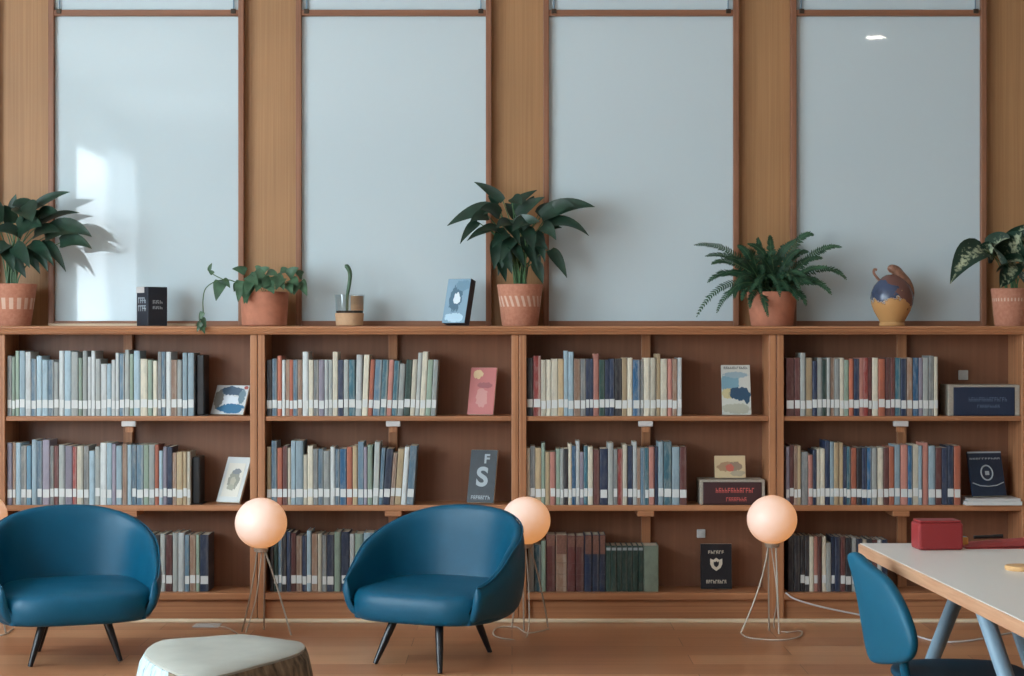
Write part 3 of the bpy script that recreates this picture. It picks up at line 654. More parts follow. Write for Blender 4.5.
def lily(name, label, px, rtop, rbot, toppx, leaves, m_pot, d=9.17, cat='potted plant', extra=0, seed=1):
    rnd = random.Random(seed); random.seed(seed)
    x = (px-512)*d/F; base = 338+(EYE-ZT)*F/d; h = (base-toppx)*d/F
    t = thing(name, label, cat, (x, d, ZT)); org = Vector((x, d, ZT))
    pot(t, rbot*d/F, rtop*d/F, h, m_pot)
    lm = MB(); lm.uv = []; st = MB()
    for (bx, by, tx, ty, w_, sag, off) in leaves:
        db = d + off*.45; dt = d + off
        b0 = P(bx, by, db) - org; tip = P(tx, ty, dt) - org
        leaf(lm, b0, tip, w_*d/F, sag)
        s0 = Vector((rnd.uniform(-.03, .03), rnd.uniform(-.03, .03), h*.9))
        st.tube(bez(s0, Vector((s0.x*1.5, s0.y, (s0.z+b0.z)/2+.03)), b0, 6), [.004, .0038, .0036, .0034, .003, .0028, .0025], 6)
    obj('foliage', lm, M_['leaf'] if 'speck' not in label else M_['varieg'], t, True, angle=0)
    obj('stems', st, M_['stem'], t, True)
    return t
L2 = [(492,207,447,226,15,.12,-.06),(503,201,474,182,11,.1,.03),(541,217,595,207,20,.22,-.08),(545,226,589,236,17,.35,-.12),(512,205,537,190,9,.05,.05),(478,222,460,244,10,.2,-.1),(490,229,467,241,9,.15,-.14),
 (550,250,567,278,13,.15,-.1),(517,216,545,197,15,.1,-.05),(500,215,480,209,16,.2,-.15),(520,220,505,203,14,.1,.08),(530,222,512,232,16,.3,-.18),(515,228,540,222,18,.2,-.15),(498,240,494,270,14,.1,-.1),
 (507,232,492,248,14,.2,-.14),(534,232,545,262,14,.2,-.12),(510,244,525,268,13,.2,-.14),(538,215,560,206,14,.2,.04),(505,222,520,245,15,.2,-.17),(527,210,534,196,10,.1,.06),(545,232,562,228,8,.2,-.1),(522,236,538,272,12,.1,-.08),
 (503,250,512,274,12,.1,-.1),(528,240,548,250,14,.2,-.14),(498,204,488,196,10,.1,.03),(512,198,522,205,14,.1,-.1),(535,262,543,284,12,.1,-.06),(500,262,506,282,10,.1,-.06),(488,216,470,222,14,.2,-.1),(553,209,575,207,16,.15,-.09),(500,232,478,232,14,.25,-.16),(514,238,500,264,14,.2,-.13),(524,228,534,252,16,.2,-.19),(542,226,556,240,14,.25,-.15),(518,212,526,198,12,.1,.02),(506,246,498,276,11,.1,-.04),(532,248,540,276,12,.15,-.03),(520,250,516,276,12,.1,.02),(512,224,496,228,15,.2,-.2)]
m1 = pot_mat('stroke_painted_terracotta', (22, .098, .152, 60, .1))
lily('potted_peace_lily', 'tall spreading peace lily in a stroke-painted terracotta pot at the middle of the top board', 520, 23, 18, 284.5, L2, m1, seed=4)
L1 = [(35,207,70,192,12,.12,-.1),(40,224,80,213,11,.2,.02),(45,237,92,237,24,.35,-.14),(60,243,92,249,16,.25,-.18),(12,212,16,194,10,.05,-.03),(28,214,12,206,26,.2,-.15),(22,206,32,222,26,.15,-.2),(2,222,-14,206,22,.2,-.1),
 (18,230,42,226,24,.2,-.2),(20,236,-6,232,24,.2,-.2),(40,244,66,272,14,.3,-.14),(30,244,54,266,14,.2,-.18),(8,244,-10,262,16,.2,-.14),(12,224,4,205,16,.1,-.12),(30,222,52,216,16,.2,-.05),(14,246,30,268,16,.2,-.16),
 (34,236,60,232,20,.2,-.16),(24,250,40,274,14,.2,-.1),(4,248,14,272,14,.2,-.12),(-4,222,-40,226,18,.2,-.1),(-4,236,-46,246,18,.3,-.1),(0,214,-24,196,16,.2,-.05),(40,215,58,212,14,.15,-.1),(20,218,44,206,16,.2,-.08),(14,258,26,278,12,.1,-.06),(36,250,48,272,12,.2,-.1)]
m2 = pot_mat('band_painted_terracotta', (17, .085, .1425, 0, -.2))
lily('potted_peace_lily', 'dense dark peace lily in a bar-painted terracotta pot near the windows', 13, 23.5, 17.5, 284, L1, m2, seed=9)
L4 = [(984,250,950,284,30,.35,-.2),(990,252,1010,238,34,.2,-.18),(1000,262,992,246,30,.1,-.22),(1012,258,1022,232,34,.15,-.2),(1000,268,1024,262,30,.2,-.24),(1006,250,1030,224,22,.1,-.05),(1020,250,1046,236,28,.2,-.15),
 (1020,262,1052,266,30,.3,-.18),(995,258,978,250,22,.3,-.1),(1004,245,1006,237,16,.1,0),(1010,272,1000,288,18,.1,-.2),(1024,272,1030,290,22,.1,-.2),(1014,262,1008,285,20,.1,-.22)]
m3 = pot_mat('ringed_terracotta', (34, .125, .142, 0, .2))
lily('potted_speckled_plant', 'broad-leaved speckled plant in a terracotta pot beyond the glazed jug', 1011, 19.5, 16, 288.5, L4, m3, seed=5)

# fern
d = 9.17; x = (772-512)*d/F; base = 338+(EYE-ZT)*F/d; h = (base-292)*d/F
t = thing('potted_fern', 'bushy green fern with arching fronds in a plain terracotta pot', 'potted plant', (x, d, ZT)); org = Vector((x, d, ZT))
pot(t, 21*d/F, 25*d/F, h, M_['terra'])
FR = [(735,238,695,245,-.05),(738,246,706,256,-.1),(724,262,697,316,-.1),(732,270,717,312,-.14),(800,225,813,235,-.03),(815,240,841,247,-.08),(828,252,846,279,-.1),(806,262,828,268,-.14),(815,268,831,294,-.16),(800,280,806,305,-.16),
 (760,285,768,316,-.2),(750,280,750,308,-.2),(760,258,758,238,.03),(770,250,770,236,-.06),(745,250,740,262,-.18),(752,240,748,252,-.1),(780,255,800,250,-.12),(785,262,806,276,-.2),(778,268,788,290,-.22),(765,262,776,282,-.24),
 (748,262,736,284,-.2),(742,270,728,296,-.16),(782,244,786,246,.05),(790,268,812,284,-.2),(756,252,764,270,-.24),(772,256,752,290,-.22),(788,276,798,300,-.18),(745,275,742,300,-.18),(770,246,748,244,-.05),(776,250,796,240,-.02),(730,258,708,282,-.1),(800,254,822,258,-.06),(752,262,762,296,-.2),(740,262,722,276,-.1),(792,260,800,290,-.2),(762,248,756,258,-.2),(786,258,790,280,-.22),(758,270,750,292,-.22),(775,262,780,296,-.22),(742,254,726,258,-.12),(796,270,818,280,-.12),(764,246,776,252,-.2),(738,268,734,298,-.16),(748,246,738,246,0),(790,248,808,252,-.1),(730,250,712,264,-.14)]
fm = MB(); sm = MB()
for (cx, cy, tx, ty, off) in FR:
    random.seed(cx*31+ty)
    p0 = Vector((random.uniform(-.05, .05), random.uniform(-.05, .03), h*.93)); c = P(cx, cy, d+off*.6) - org; e = P(tx, ty, d+off) - org
    n = 34; pts = bez(p0, c, e, n)
    sm.tube(pts, [.0028*(1-.7*i/n) for i in range(n+1)], 5)
    for i in range(4, n+1):
        tn = (pts[min(i+1, n)] - pts[i-1]).normalized(); k = math.sin(math.pi*min(1, (i/n)*.8+.2))**.6*.026 + .004
        hint = Vector((random.uniform(-.25, .25), -1, .7)); side = tn.cross(hint).normalized()
        for s in (-1, 1):
            dr = (side*s + tn*.45 + Vector((0, 0, random.uniform(-.35, .05)))).normalized(); a = pts[i]; b_ = a + dr*k*random.uniform(.8, 1.1)
            q = tn*.0062
            fm.add([a - q*.6, a + q*.6, a + (b_-a)*.6 + q*.9, b_ + q*.4, a + (b_-a)*.55 - q*.8], [(0, 1, 2, 3, 4)])
obj('foliage', fm, M_['fern'], t)
obj('stems', sm, M_['stem'], t, True)

# trailing pothos
d = 9.17; x = (264.5-512)*d/F; base = 338+(EYE-ZT)*F/d; h = (base-292)*d/F
t = thing('potted_pothos', 'low trailing pothos in a plain wide terracotta pot with a vine hanging over the edge', 'potted plant', (x, d, ZT)); org = Vector((x, d, ZT))
pot(t, 22.5*d/F, 24*d/F, h, M_['terra'])
lm = MB(); lm.uv = []; sm = MB(); random.seed(3)
for (bx, by, tx, ty, w_, off) in [(222,281,216,301,15,-.1),(243,281,238,302,14,-.14),(246,272,232,269,9,-.05),(252,280,246,296,13,-.16),(258,276,270,268,12,-.1),(250,284,244,304,12,-.16),(262,280,256,292,13,-.15),(272,280,262,288,14,-.16),
  (274,276,284,290,14,-.16),(282,278,276,290,12,-.17),(288,276,299,268,11,-.1),(290,280,298,286,13,-.14),(300,282,307,296,11,-.12),(286,284,292,294,12,-.17),(266,274,278,276,13,-.12),(256,270,262,268,10,-.02),(244,288,247,304,11,-.14),(280,272,290,272,12,-.06),
  (298,276,304,272,10,-.04),(268,284,274,294,12,-.18),(254,272,266,282,14,-.12),(296,284,294,295,12,-.14),(238,284,234,292,8,-.1),(248,276,258,286,13,-.15),(222,280,230,288,9,-.12)]:
    leaf(lm, P(bx, by, d+off*.6)-org, P(tx, ty, d+off)-org, w_*d/F, .15, .2, heart=True, n=8)
def V_(px, py, dd): return P(px, py, dd) - org
vine = smooth_path([Vector((-.05, 0, h*.93)), V_(246, 284, 9.1), V_(238, 283, 9.08), V_(229, 280, 9.06), V_(217, 281, 9.03), V_(206, 288, 8.98), V_(203, 300, 8.95), V_(203, 315, 8.95), V_(200, 331, 8.955)])
sm.tube(vine, .0028, 6)
sm.tube(smooth_path([V_(227, 281, 9.05), V_(216, 276, 9.05), V_(208, 270, 9.05), V_(211, 265, 9.05)]), .0025, 6)
for q in [(255, 285), (270, 282), (285, 283), (296, 284), (262, 280)]: sm.tube(bez(Vector((0, 0, h*.92)), V_(q[0], q[1]-8, 9.1), V_(q[0], q[1], 9.06), 5), .0022, 6)
for (bx, by, tx, ty, w_) in [(203, 312, 199, 322, 6), (202, 318, 206, 328, 6), (201, 322, 197, 332, 6), (201, 326, 205, 334, 6), (209,270,212,263,4), (213,274,208,270,5)]:
    leaf(lm, V_(bx, by, 8.95 if bx < 208 else 9.05), V_(tx, ty, 8.945 if bx < 208 else 9.05), w_*d/F, .1, .2, heart=True, n=6)
obj('foliage', lm, M_['leaf2'], t, True, angle=0)
obj('stems', sm, M_['stem'], t, True)

# cutting in a jar
d = 9.16; x = (349.5-512)*d/F; k = d/F
t = thing('plant_cutting_jar', 'single curved green cutting in a small tan and glass jar', 'plant jar', (x, d, ZT)); org = Vector((x, d, ZT))
obj('jar_base', MB().lathe([(12.5*k, 0), (13.5*k, .004), (14.5*k, 12.5*k), (14*k, 13*k)], 36), M_['tan'], t, True)
obj('glass_wall', MB().lathe([(13.6*k, 13*k), (15.4*k, 31.5*k), (15*k, 31.5*k), (13.2*k, 13.2*k)], 36, cap=False), M_['glass'], t, True)
obj('cork_half', MB().prism([(14*k*math.cos(R(a)), 14*k*math.sin(R(a))) for a in range(-80, 81, 10)], 15.5*k, 30*k), M_['tan'], t, True)
obj('soil', MB().lathe([(13.2*k, 13.1*k), (13.5*k, 15.3*k)], 32), M_['soil'], t, True)
st = MB(); st.tube(smooth_path([(-.012, -.01, 15*k), (-.01, -.012, 30*k), (0, -.012, 42*k), (.004, -.012, 52*k), (-.006, -.012, 58*k), (-.022, -.012, 61*k)]), [.007]*10 + [.0085]*12 + [.009, .010, .0115, .0125, .0125, .012, .011, .009, .003][:9], 10) if False else st.tube(smooth_path([(-.012, -.01, 15*k), (-.01, -.012, 30*k), (0, -.012, 42*k), (.004, -.012, 52*k), (-.006, -.012, 58*k), (-.022, -.012, 61*k)], 4), [.007 + .005*min(1, i/16) if i < 19 else .012 - .004*(i-18) for i in range(21)], 10)
obj('cutting', st, M_['leaf2'], t, True)

# dark box, blue card book, pale ledge strip, jug
d = 9.14; k = d/F
t = thing('small_box', 'small dark box with white lettering standing on the top board', 'box', (P(152, 323, d).x, d, ZT), R(-48))
obj('carton', MB().box((-.056, -.056, 0), (.056, .056, 39*k)), M_['dark_box'], t, bevel=.003)
mb = MB(); glyphs(mb, -.042, .036, .075, .105, -.056, 4, 31); glyphs(mb, -.042, .036, .115, .145, -.056, 4, 32)
mb2 = MB(); glyphs(mb2, -.03, .03, .085, .1, -.056, 3, 33); glyphs(mb2, -.03, .03, .112, .13, -.056, 3, 34); mb2.v = [(-y, x, z) for x, y, z in mb2.v]
l1 = obj('front_lettering', mb, M_['grey_print'], t); l2 = obj('side_lettering', mb2, M_['grey_print'], t)
obj('paper_band', MB().box((-.0565, -.0575, .168), (.02, .0, .1985)), M_['plate'], t)
cm = cover_mat('blue_card', (124, 156, 176), [(.45, .55, .26, .3, (70, 104, 124)), (.52, .55, .1425, .13, (214, 226, 232)), (.5, .12, .4, .1, (176, 206, 222)), (.7, .85, .3, .12, (104, 140, 160))])
o, w_, h = propped('blue illustrated book leaning upright between the cutting and the tall peace lily', 453, 281.5, 23, ZT, cm, -30, 16, .05, d=9.08)
o.children[0].data.materials[0] = M_['dark_box']
obj('ledge_strip', MB().box((-.38, 0, 0), (.38, .024, .014)), M_['pale_wood'], None, bevel=.003, loc=(P(122, 320, 9.29).x, 9.286, ZT))
tag(bpy.data.objects['ledge_strip'], 'pale thin wooden strip lying at the foot of a whiteboard behind the dark box', 'wood strip')
d = 9.15; k = d/F
t = thing('ceramic_jug', 'ochre and blue glazed ceramic jug with a curled brown neck', 'jug', (P(892, 323, d).x, d, ZT))
pr = [(12.5, 0), (13, 1), (12, 4), (14, 8), (18, 15), (20.5, 22), (21.3, 28), (20.5, 34), (18, 40), (14, 45), (9.5, 49), (6, 51), (4, 51.5)]
obj('body', MB().lathe([(r*k, z*k) for r, z in pr], 48), M_['jug'], t, True)
pp = smooth_path([(17*k, -.008, 26*k), (17.5*k, -.01, 35*k), (13.5*k, -.01, 44*k), (8*k, -.01, 50*k), (4*k, -.01, 55*k), (-.5*k, -.01, 57*k), (-4*k, -.01, 55.5*k)], 4)
obj('neck', MB().tube(pp, [k*(3.0 + 2.3*math.sin(math.pi*min(1, i/(len(pp)-1)*.8+.1))) if i < len(pp)-3 else k*(4 - (i-len(pp)+3)) for i in range(len(pp))], 12), M_['jug_brown'], t, True)
pp = smooth_path([(-11*k, -.01, 44*k), (-15*k, -.01, 48*k), (-18.5*k, -.01, 53*k), (-18*k, -.01, 56.5*k), (-15.5*k, -.01, 56*k)], 4)
obj('handle', MB().tube(pp, 1.3*k, 8), M_['jug_brown'], t, True)

# ------------------------------------------------------------------ armchairs
def armchair(label, x, y, rz, feet):
    t = thing('armchair', label, 'armchair', (x, y, 0), rz, 'blue tub armchairs')
    A, B, n = .375, .345, 44
    def plan(u):      # u 0..1 : one arm front, along the side, round the back, other arm front
        k = .22
        if u < k or u > 1-k:
            q = (u if u < k else 1-u)/k; x_ = A*(1-.13*(1-q)**2); y_ = -.265 + .265*q
            return Vector((x_ if u < k else -x_, y_))
        a = math.pi*(u-k)/(1-2*k); c, s = math.cos(a), math.sin(a); e = .86
        return Vector((A*math.copysign(abs(c)**e, c), B*abs(s)**e))
    def top(u):
        q = abs(2*u-1)
        return .375 + .285 * (.5+.5*math.cos(math.pi*min(1, q*1.02)))**.78
    mb = MB(); K = 0; rows_ = []
    for i in range(n+1):
        u = i/n; p = plan(u); tn = (plan(min(1, u+.01)) - plan(max(0, u-.01))).normalized(); no = Vector((tn.y, -tn.x))
        H = top(u); g_ = .45 + .55*min(1, min(u, 1-u)/.25); th = .052*g_
        # profile (offset outwards, height)
        pr = [(-.12, .190), (-.07, .195), (-.03, .215), (-.004, .265), (.012*g_, .28+(H-.28)*.45), (.004, H-.045), (-.004, H-.014), (-.022*g_, H), (-.04*g_, H-.008), (-th, H-.035), (-th-.012*g_, .28+(H-.28)*.45), (-th-.03*g_, .28), (-th-.05*g_, .20)]
        K = len(pr)
        for o_, z in pr:
            q = p + no*o_; mb.v.append((q.x, q.y, z))
    for i in range(n):
        for j in range(K-1): mb.f.append((i*K+j, i*K+j+1, (i+1)*K+j+1, (i+1)*K+j))
    mb.f.append(tuple(range(K))); mb.f.append(tuple(n*K+j for j in range(K-1, -1, -1)))
    obj('shell', mb, M_['leather'], t, True, angle=0, sub=1)
    # piping along the rim and down the arm fronts
    pts = []
    for i in range(n+1):
        u = i/n; p = plan(u); tn = (plan(min(1, u+.01)) - plan(max(0, u-.01))).normalized(); no = Vector((tn.y, -tn.x)); q = p + no*(-.004)
        pts.append((q.x, q.y, top(u)-.012))
    obj('piping', MB().tube(pts, .004, 6), M_['leather'], t, True)
    # seat cushion
    mb = MB(); nn = 48
    def ring(sx, z, sh=0, dome=0):
        out = []
        for i in range(nn):
            a = 2*math.pi*i/nn; c, s = math.cos(a), math.sin(a); e = .62
            X = (.335*sx)*math.copysign(abs(c)**e, c); Y = (.29*sx)*math.copysign(abs(s)**e, s) - .015
            out.append((X, Y, z + (.02 if Y > 0 else 0)*Y/.3))
        return out
    rr = [(.86, .190), (.95, .193), (1.0, .21), (1.02, .255), (1.0, .295), (.96, .316), (.88, .326), (.6, .336), (.3, .341), (.02, .342)]
    for s_, z in rr: mb.v += ring(s_, z)
    for j in range(len(rr)-1):
        for i in range(nn): mb.f.append((j*nn+i, j*nn+(i+1) % nn, (j+1)*nn+(i+1) % nn, (j+1)*nn+i))
    mb.f.append(tuple(range(nn-1, -1, -1))); mb.f.append(tuple((len(rr)-1)*nn+i for i in range(nn)))
    obj('seat', mb, M_['leather'], t, True, angle=0, sub=1)
    inv = Matrix.Rotation(-rz, 3, 'Z')
    for (fx, fy) in feet:
        f = inv @ Vector((fx-x, fy-y, 0))
        a = Vector((f.x*.68, f.y*.68, .197))
        obj('leg', MB().tube([a, (a+f)/2, f], [.019, .0165, .0105], 14), M_['leg'], t, True)
    return t
armchair('blue leather tub armchair standing in front of the bookcase with the framed print', -1.935, 7.93, R(20), [(-2.078, 7.76), (-2.142, 8.14), (-1.718, 7.90), (-1.765, 8.06)])
armchair('blue leather tub armchair turned sideways, partly hiding a globe lamp', -.33, 7.95, R(-25), [(-.596, 7.833), (-.304, 7.60), (-.099, 8.12), (-.338, 8.3)])

# ------------------------------------------------------------------ globe lamps
def lamp(label, px, py, rp, d, feet, cord):
    c = P(px, py, d); r = rp*d/F
    t = thing('globe_lamp', label, 'lamp', (c.x, d, 0), 0, 'white globe floor lamps')
    mb = MB(); N = 24
    mb.lathe([(max(.001, r*math.sin(math.pi*i/N)), c.z - r*math.cos(math.pi*i/N)*.97) for i in range(N+1)], 40)
    obj('globe', mb, M_['globe'], t, True, angle=0)
    obj('socket', MB().lathe([(.012, c.z-r-.016), (.032, c.z-r-.012), (.036, c.z-r+.004), (.03, c.z-r+.012)], 24), M_['wire'], t, True)
    for k, (fx, fd, bow) in enumerate(feet):
        f = P(fx, 338+EYE*F/fd, fd); f = Vector((f.x-c.x, fd-d, .004))
        a = Vector((.018*(1 if f.x > 0 else -1), 0, c.z-r-.006))
        m_ = (a+f)/2 + Vector((bow, 0, .03))
        obj('leg', MB().tube(bez(a, m_, f, 10), .0042, 8), M_['wire'], t, True)
    if cord:
        pts = [Vector((0, .02, c.z-r-.02))] + [Vector((P(x, y, EYE*F/(y-338)).x - c.x, EYE*F/(y-338)-d, .005)) for x, y in cord]
        pts.insert(1, Vector((pts[0].x*.5+pts[1].x*.5 + .012, .03, .18)))
        obj('cord', MB().tube(smooth_path(pts, 8), .0032, 8), M_['cord'], t, True)
lamp('glowing white globe lamp on wire legs between the two armchairs', 261, 523, 26, 8.62, [(242, 8.66, .02), (291, 8.56, .0), (264, 8.72, 0)], [(246, 633), (240, 636), (228, 629), (214, 627)])
lamp('glowing white globe lamp partly hidden behind the turned armchair', 526, 520.5, 24.5, 8.66, [(548, 8.82, .01), (524, 8.66, 0), (512, 8.78, 0)], [(527, 637), (508, 640), (494, 636), (497, 629), (516, 628), (528, 634), (549, 630)])
lamp('glowing white globe lamp on wire legs beside the crest book', 772, 519.5, 25, 8.63, [(741, 8.64, .045), (769, 8.70, 0), (779, 8.60, .0)], [(774, 628), (786, 633), (801, 632), (799, 638), (780, 641), (750, 639), (741, 634)])
lamp('glowing white globe lamp peeking out behind the armchair nearest the windows', -18.5, 517, 25.5, 8.66, [(-36, 8.66, 0), (6, 8.6, 0), (-14, 8.74, 0)], [(-10, 634), (2, 636), (10, 632), (14, 629)])

# floor outlet and loose cables
t = thing('floor_outlet', 'grey floor outlet plate near the globe lamp between the armchairs', 'outlet', (P(207, 626, EYE*F/288).x, EYE*F/288, 0))
obj('cover_plate', MB().box((-.065, -.05, 0), (.065, .06, .005)), M_['plate'], t, bevel=.002)
obj('hinged_flap', MB().box((-.04, -.03, .005), (.04, .035, .008)), M_['plate'], t, bevel=.002)
pts = [(.64*0 + P(786, 586, 8.99).x, 8.99, .145), (P(794, 594, 8.96).x, 8.96, .12), (P(815, 602, 8.94).x, 8.94, .09), (P(840, 608, 8.94).x, 8.94, .062), (P(862, 612, 8.94).x, 8.94, .04), (P(885, 618, 8.94).x, 8.93, .012), (P(900, 624, 8.9).x, 8.85, .005)]
tag(obj('power_cable', MB().tube(smooth_path(pts, 8), .0045, 8), M_['white_cord'], None, True), 'white power cable drooping from the bottom shelf behind the school chair', 'cable')
pts = [(P(x, y, EYE*F/(y-338)).x, EYE*F/(y-338), .005) for x, y in ((905, 630), (915, 636), (930, 641), (950, 643), (975, 641), (1000, 636), (1030, 630))]
tag(obj('power_cable', MB().tube(smooth_path(pts, 8), .0045, 8), M_['white_cord'], None, True), 'pale power cable lying on the floor under the white table', 'cable')

# ------------------------------------------------------------------ stump stool
outl = [(143.4, 655.6), (144.2, 652), (146.7, 648.8), (152, 645), (161, 641.6), (178, 640), (198, 638.9), (220, 637), (243, 635.6), (263.6, 638), (278, 640), (290, 641.8), (302.5, 643.4), (306, 646), (305.4, 650), (300, 654), (292, 657), (279, 661), (263.6, 665), (246, 670), (230.7, 674), (215, 677.5), (195, 678), (178, 675.5), (161, 668), (150, 661.5)]
ZS = .42
tp = []
for x, y in outl:
    dd = (EYE-ZS)*F/(y-338); tp.append(Vector(((x-512)*dd/F, dd)))
cen = sum(tp, Vector((0, 0)))/len(tp)
t = thing('tree_stump_stool', 'low tree-stump stool with pale sanded top and rough bark', 'stool', (cen.x, cen.y, 0))
loc_ = [p-cen for p in tp]; n = len(loc_)
mb = MB(); random.seed(2); lv = [(1.0, ZS-.004), (1.04, ZS-.03), (1.09, ZS-.09), (1.13, .22), (1.15, .12), (1.22, .03), (1.24, 0)]
jit = [random.uniform(-.02, .02) for _ in range(n)]
for s, z in lv: mb.v += [(p.x*(s+jit[i]*(1 if s > 1.03 else 0)), p.y*(s+jit[i]*(1 if s > 1.03 else 0)), z) for i, p in enumerate(loc_)]
for j in range(len(lv)-1):
    for i in range(n): mb.f.append((j*n+i, j*n+(i+1) % n, (j+1)*n+(i+1) % n, (j+1)*n+i))
mb.f.append(tuple(range(n))); mb.f.append(tuple((len(lv)-1)*n+i for i in range(n)))
obj('bark', mb, M_['bark'], t, True, angle=60)
mb = MB()
for s, z in ((.985, ZS-.004), (.985, ZS+.003), (.955, ZS+.008), (.5, ZS+.0085)): mb.v += [(p.x*s, p.y*s, z) for p in loc_]
for j in range(3):
    for i in range(n): mb.f.append((j*n+i, j*n+(i+1) % n, (j+1)*n+(i+1) % n, (j+1)*n+i))
mb.f.append(tuple(range(n))); mb.f.append(tuple(3*n+i for i in range(n)))
obj('sanded_top', mb, M_['stump_top'], t, True, angle=50)

# ------------------------------------------------------------------ table, school chair and what lies on the table
ct = Vector((1.131, 5.883)); ang = math.atan2(-(1.2055-1.131), 5.883-4.246)   # long side almost square to the wall
t = thing('work_table', 'white laminate table with plywood edge and blue-grey tube legs', 'table', (ct.x, ct.y, 0), 0)
dy = Vector((1.2055-1.131, 4.246-5.883)).normalized(); dx = Vector((1, .0))
def tq(a, b_): v = dx*a + dy*b_; return (v.x, v.y)
W_, D_ = 1.15, 2.1
obj('table_top', MB().prism([tq(.005, .005), tq(W_-.005, .005), tq(W_-.005, D_), tq(.005, D_)], .7455, .7475), M_['laminate'], t)
obj('edge_band', MB().prism([tq(0, 0), tq(W_, 0), tq(W_, D_), tq(0, D_)], .7095, .7457), M_['ply'], t, bevel=.004)
for k, (a, f, r) in enumerate((((1.378, 5.45, .7135), (1.19, 5.75, 0), .024), ((1.25, 4.8, .7135), (1.366, 4.2, 0), .023), ((1.33, 4.84, .7135), (1.44, 4.24, 0), .016), ((2.12, 5.4, .7135), (2.3, 5.75, 0), .024), ((2.2, 4.3, .7135), (2.4, 3.85, 0), .024))):
    a = Vector(a) - Vector((ct.x, ct.y, 0)); f = Vector(f) - Vector((ct.x, ct.y, 0))
    obj('leg', MB().tube([a, a*.5+f*.5, f], [r, r*.92, r*.72], 18), M_['steel'], t, True)
dd = .67*F/(570-338); x = (1021-512)*dd/F
tag(obj('wooden_disc', MB().lathe([(.044, 0), (.046, .003), (.046, .010), (.043, .013)], 40), M_['disc_wood'], None, True, loc=(x, dd, .748)), 'round pale wooden disc lying on the white table', 'coaster')
bx0 = P(935.5, 548, 5.74)
t = thing('red_box', 'small red rounded box standing on the white table edge', 'box', (bx0.x, 5.72, .748), R(4))
obj('box_body', MB().box((-.072, -.045, 0), (.072, .045, .086)), M_['red'], t, bevel=.008)
obj('box_lid', MB().box((-.066, -.04, .086), (.066, .04, .093)), M_['red'], t, bevel=.003)
p = P(1002, 543, 5.80)
t = thing('red_folder', 'flat red folder lying at the far edge of the white table', 'folder', (p.x+.02, 5.78, .748), R(3))
obj('back_cover', MB().box((-.16, -.06, 0), (.2, .06, .003)), M_['redpaper'], t)
obj('front_cover', MB().add([(-.16, -.058, .003), (.2, -.058, .012), (.2, .06, .03), (-.16, .06, .004), (-.16, -.058, .005), (.2, -.058, .014), (.2, .06, .032), (-.16, .06, .006)], [(0,3,2,1),(4,5,6,7),(0,1,5,4),(1,2,6,5),(2,3,7,6),(3,0,4,7)]), M_['redpaper'], t)
t = thing('marker_pen', 'dark marker pen lying on the red folder', 'pen', (P(986, 535, 5.8).x, 5.80, .770), R(4))
obj('barrel', MB().tube([(-.04, 0, .006), (.025, 0, .0075)], .0055, 12), M_['black'], t, True)
obj('cap', MB().tube([(.022, 0, .0075), (.055, 0, .009)], .0065, 12), M_['black'], t, True)
t = thing('yellow_sharpener', 'small yellow block beside the red box on the table', 'sharpener', (P(963, 543, 5.79).x, 5.79, .748), R(12))
obj('block', MB().box((-.014, -.012, 0), (.014, .012, .03)), plain('yellow_plastic', (206, 152, 72), .5), t, bevel=.004)
obj('blade', MB().box((-.009, -.008, .03), (.009, .008, .0315)), M_['steel'], t)

cc = Vector((1.315, 5.26, 0))
t = thing('school_chair', 'blue school chair pushed against the white table', 'chair', tuple(cc), R(0))
mb = MB(); nn = 40
def sring(s, z, drop=0):
    out = []
    for i in range(nn):
        a = 2*math.pi*i/nn; c, q = math.cos(a), math.sin(a); e = .72
        out.append((.2*s*math.copysign(abs(c)**e, c), .21*s*math.copysign(abs(q)**e, q), z))
    return out
rr = [(.9, .418), (.98, .422), (1, .435), (.97, .447), (.8, .449), (.4, .442), (.02, .44)]
for s, z in rr: mb.v += sring(s, z)
for j in range(len(rr)-1):
    for i in range(nn): mb.f.append((j*nn+i, j*nn+(i+1) % nn, (j+1)*nn+(i+1) % nn, (j+1)*nn+i))
mb.f.append(tuple(range(nn-1, -1, -1))); mb.f.append(tuple((len(rr)-1)*nn+i for i in range(nn)))
obj('seat', mb, M_['seat_blue'], t, True, angle=0, sub=1)
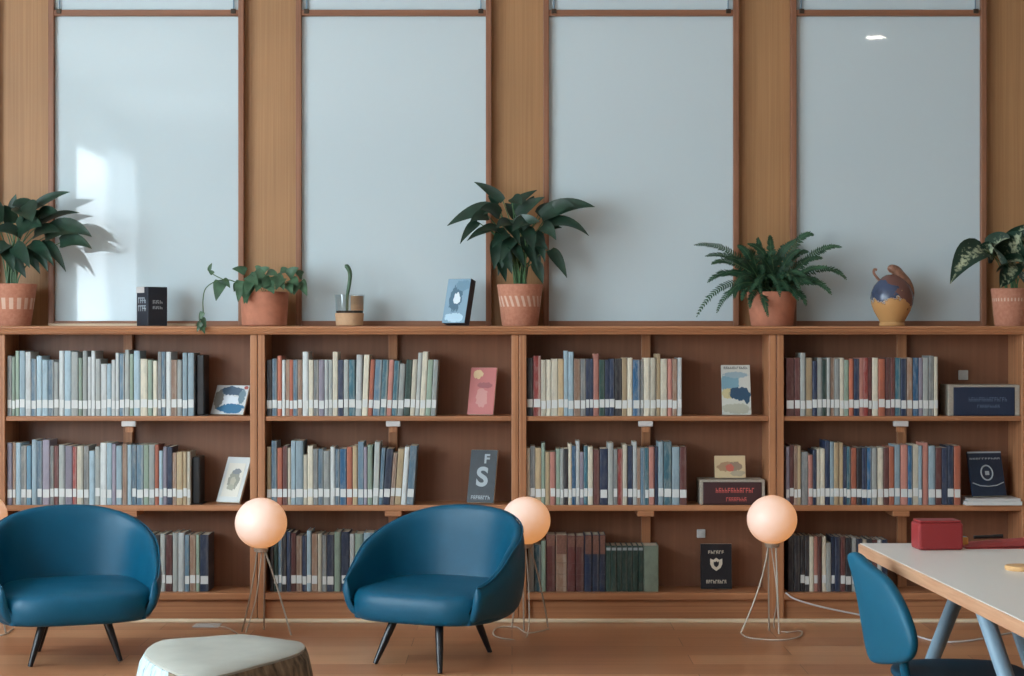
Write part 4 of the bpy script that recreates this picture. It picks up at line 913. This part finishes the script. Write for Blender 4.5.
# backrest shell: outline in its own plane (across, up), built with thickness and a slight curve
C_ = lambda px, py, dd: P(px, py, dd) - cc
rear = [(845, 556), (847, 552.5), (853, 552.5), (862, 561), (873, 570), (885, 580), (896, 598), (904, 617), (910, 638), (909.5, 653), (904, 662), (890, 664.5), (873, 664), (866.5, 656), (861, 628), (855.5, 596), (849, 569)]
def dep(px): return 5.47 - (px-845)/65*.40
loop = []
rp = [Vector((a, b_, 0)) for a, b_ in rear]
for i in range(len(rp)):      # closed smooth outline
    a, b_, c, e = rp[i-1], rp[i], rp[(i+1) % len(rp)], rp[(i+2) % len(rp)]
    for q in (0, .5):
        v = .5*((2*b_) + (c-a)*q + (2*a-5*b_+4*c-e)*q*q + (3*b_-a-3*c+e)*q**3); loop.append(C_(v.x, v.y, dep(v.x)))
cb = sum(loop, Vector((0, 0, 0)))/len(loop)
nb = sum((loop[i-1].cross(loop[i]) for i in range(len(loop))), Vector((0, 0, 0))).normalized()
if nb.x > 0: nb = -nb       # rear of the backrest
loop = [p - nb*((p-cb).dot(nb)) for p in loop]
mb = MB(); n = len(loop)
for s_, o_ in ((.05, .012), (.5, .010), (.85, .004), (.96, 0), (1, -.006), (1, -.022), (.96, -.03), (.85, -.026), (.5, -.018), (.05, -.015)):
    mb.v += [tuple(cb + (p-cb)*s_ + nb*o_) for p in loop]
for j in range(9):
    for i in range(n): mb.f.append((j*n+i, j*n+(i+1) % n, (j+1)*n+(i+1) % n, (j+1)*n+i))
mb.f.append(tuple(range(n))); mb.f.append(tuple(9*n+i for i in range(n)))
obj('backrest', mb, M_['blue'], t, True, angle=60, sub=1)
m0 = C_(893, 655, dep(893)) - nb*.03
obj('back_bracket', MB().tube(smooth_path([m0 + Vector((0, 0, .1)), m0, Vector((m0.x*.8, m0.y*.8, .41)), Vector((0, 0, .412))], 5), .014, 10), M_['blue'], t, True)
for sx in (-1, 1):
    for sy in (-1, 1):
        obj('leg', MB().tube([(sx*.12, sy*.13, .42), (sx*.17, sy*.18, 0)], [.013, .011], 12), M_['steel'], t, True)

# ------------------------------------------------------------------ light and camera
wd = bpy.data.worlds.new('overcast_sky'); S.world = wd; wd.use_nodes = True
bg = wd.node_tree.nodes['Background']; bg.inputs[0].default_value = (.80, .91, 1, 1); bg.inputs[1].default_value = 6.0
cam = bpy.data.cameras.new('camera'); cam.sensor_width = 36; cam.lens = 36*F/1024; cam.clip_end = 100
co = bpy.data.objects.new('camera', cam); COL.objects.link(co); co.location = (0, 0, EYE); co.rotation_euler = (R(90), 0, 0)
S.camera = co
S.view_settings.view_transform = 'Standard'; S.view_settings.look = 'None'; S.view_settings.gamma = 1; S.view_settings.use_curve_mapping = False
S.view_settings.exposure = 1.52
S.cycles.use_denoising = True
S.cycles.max_bounces = 10; S.cycles.diffuse_bounces = 6
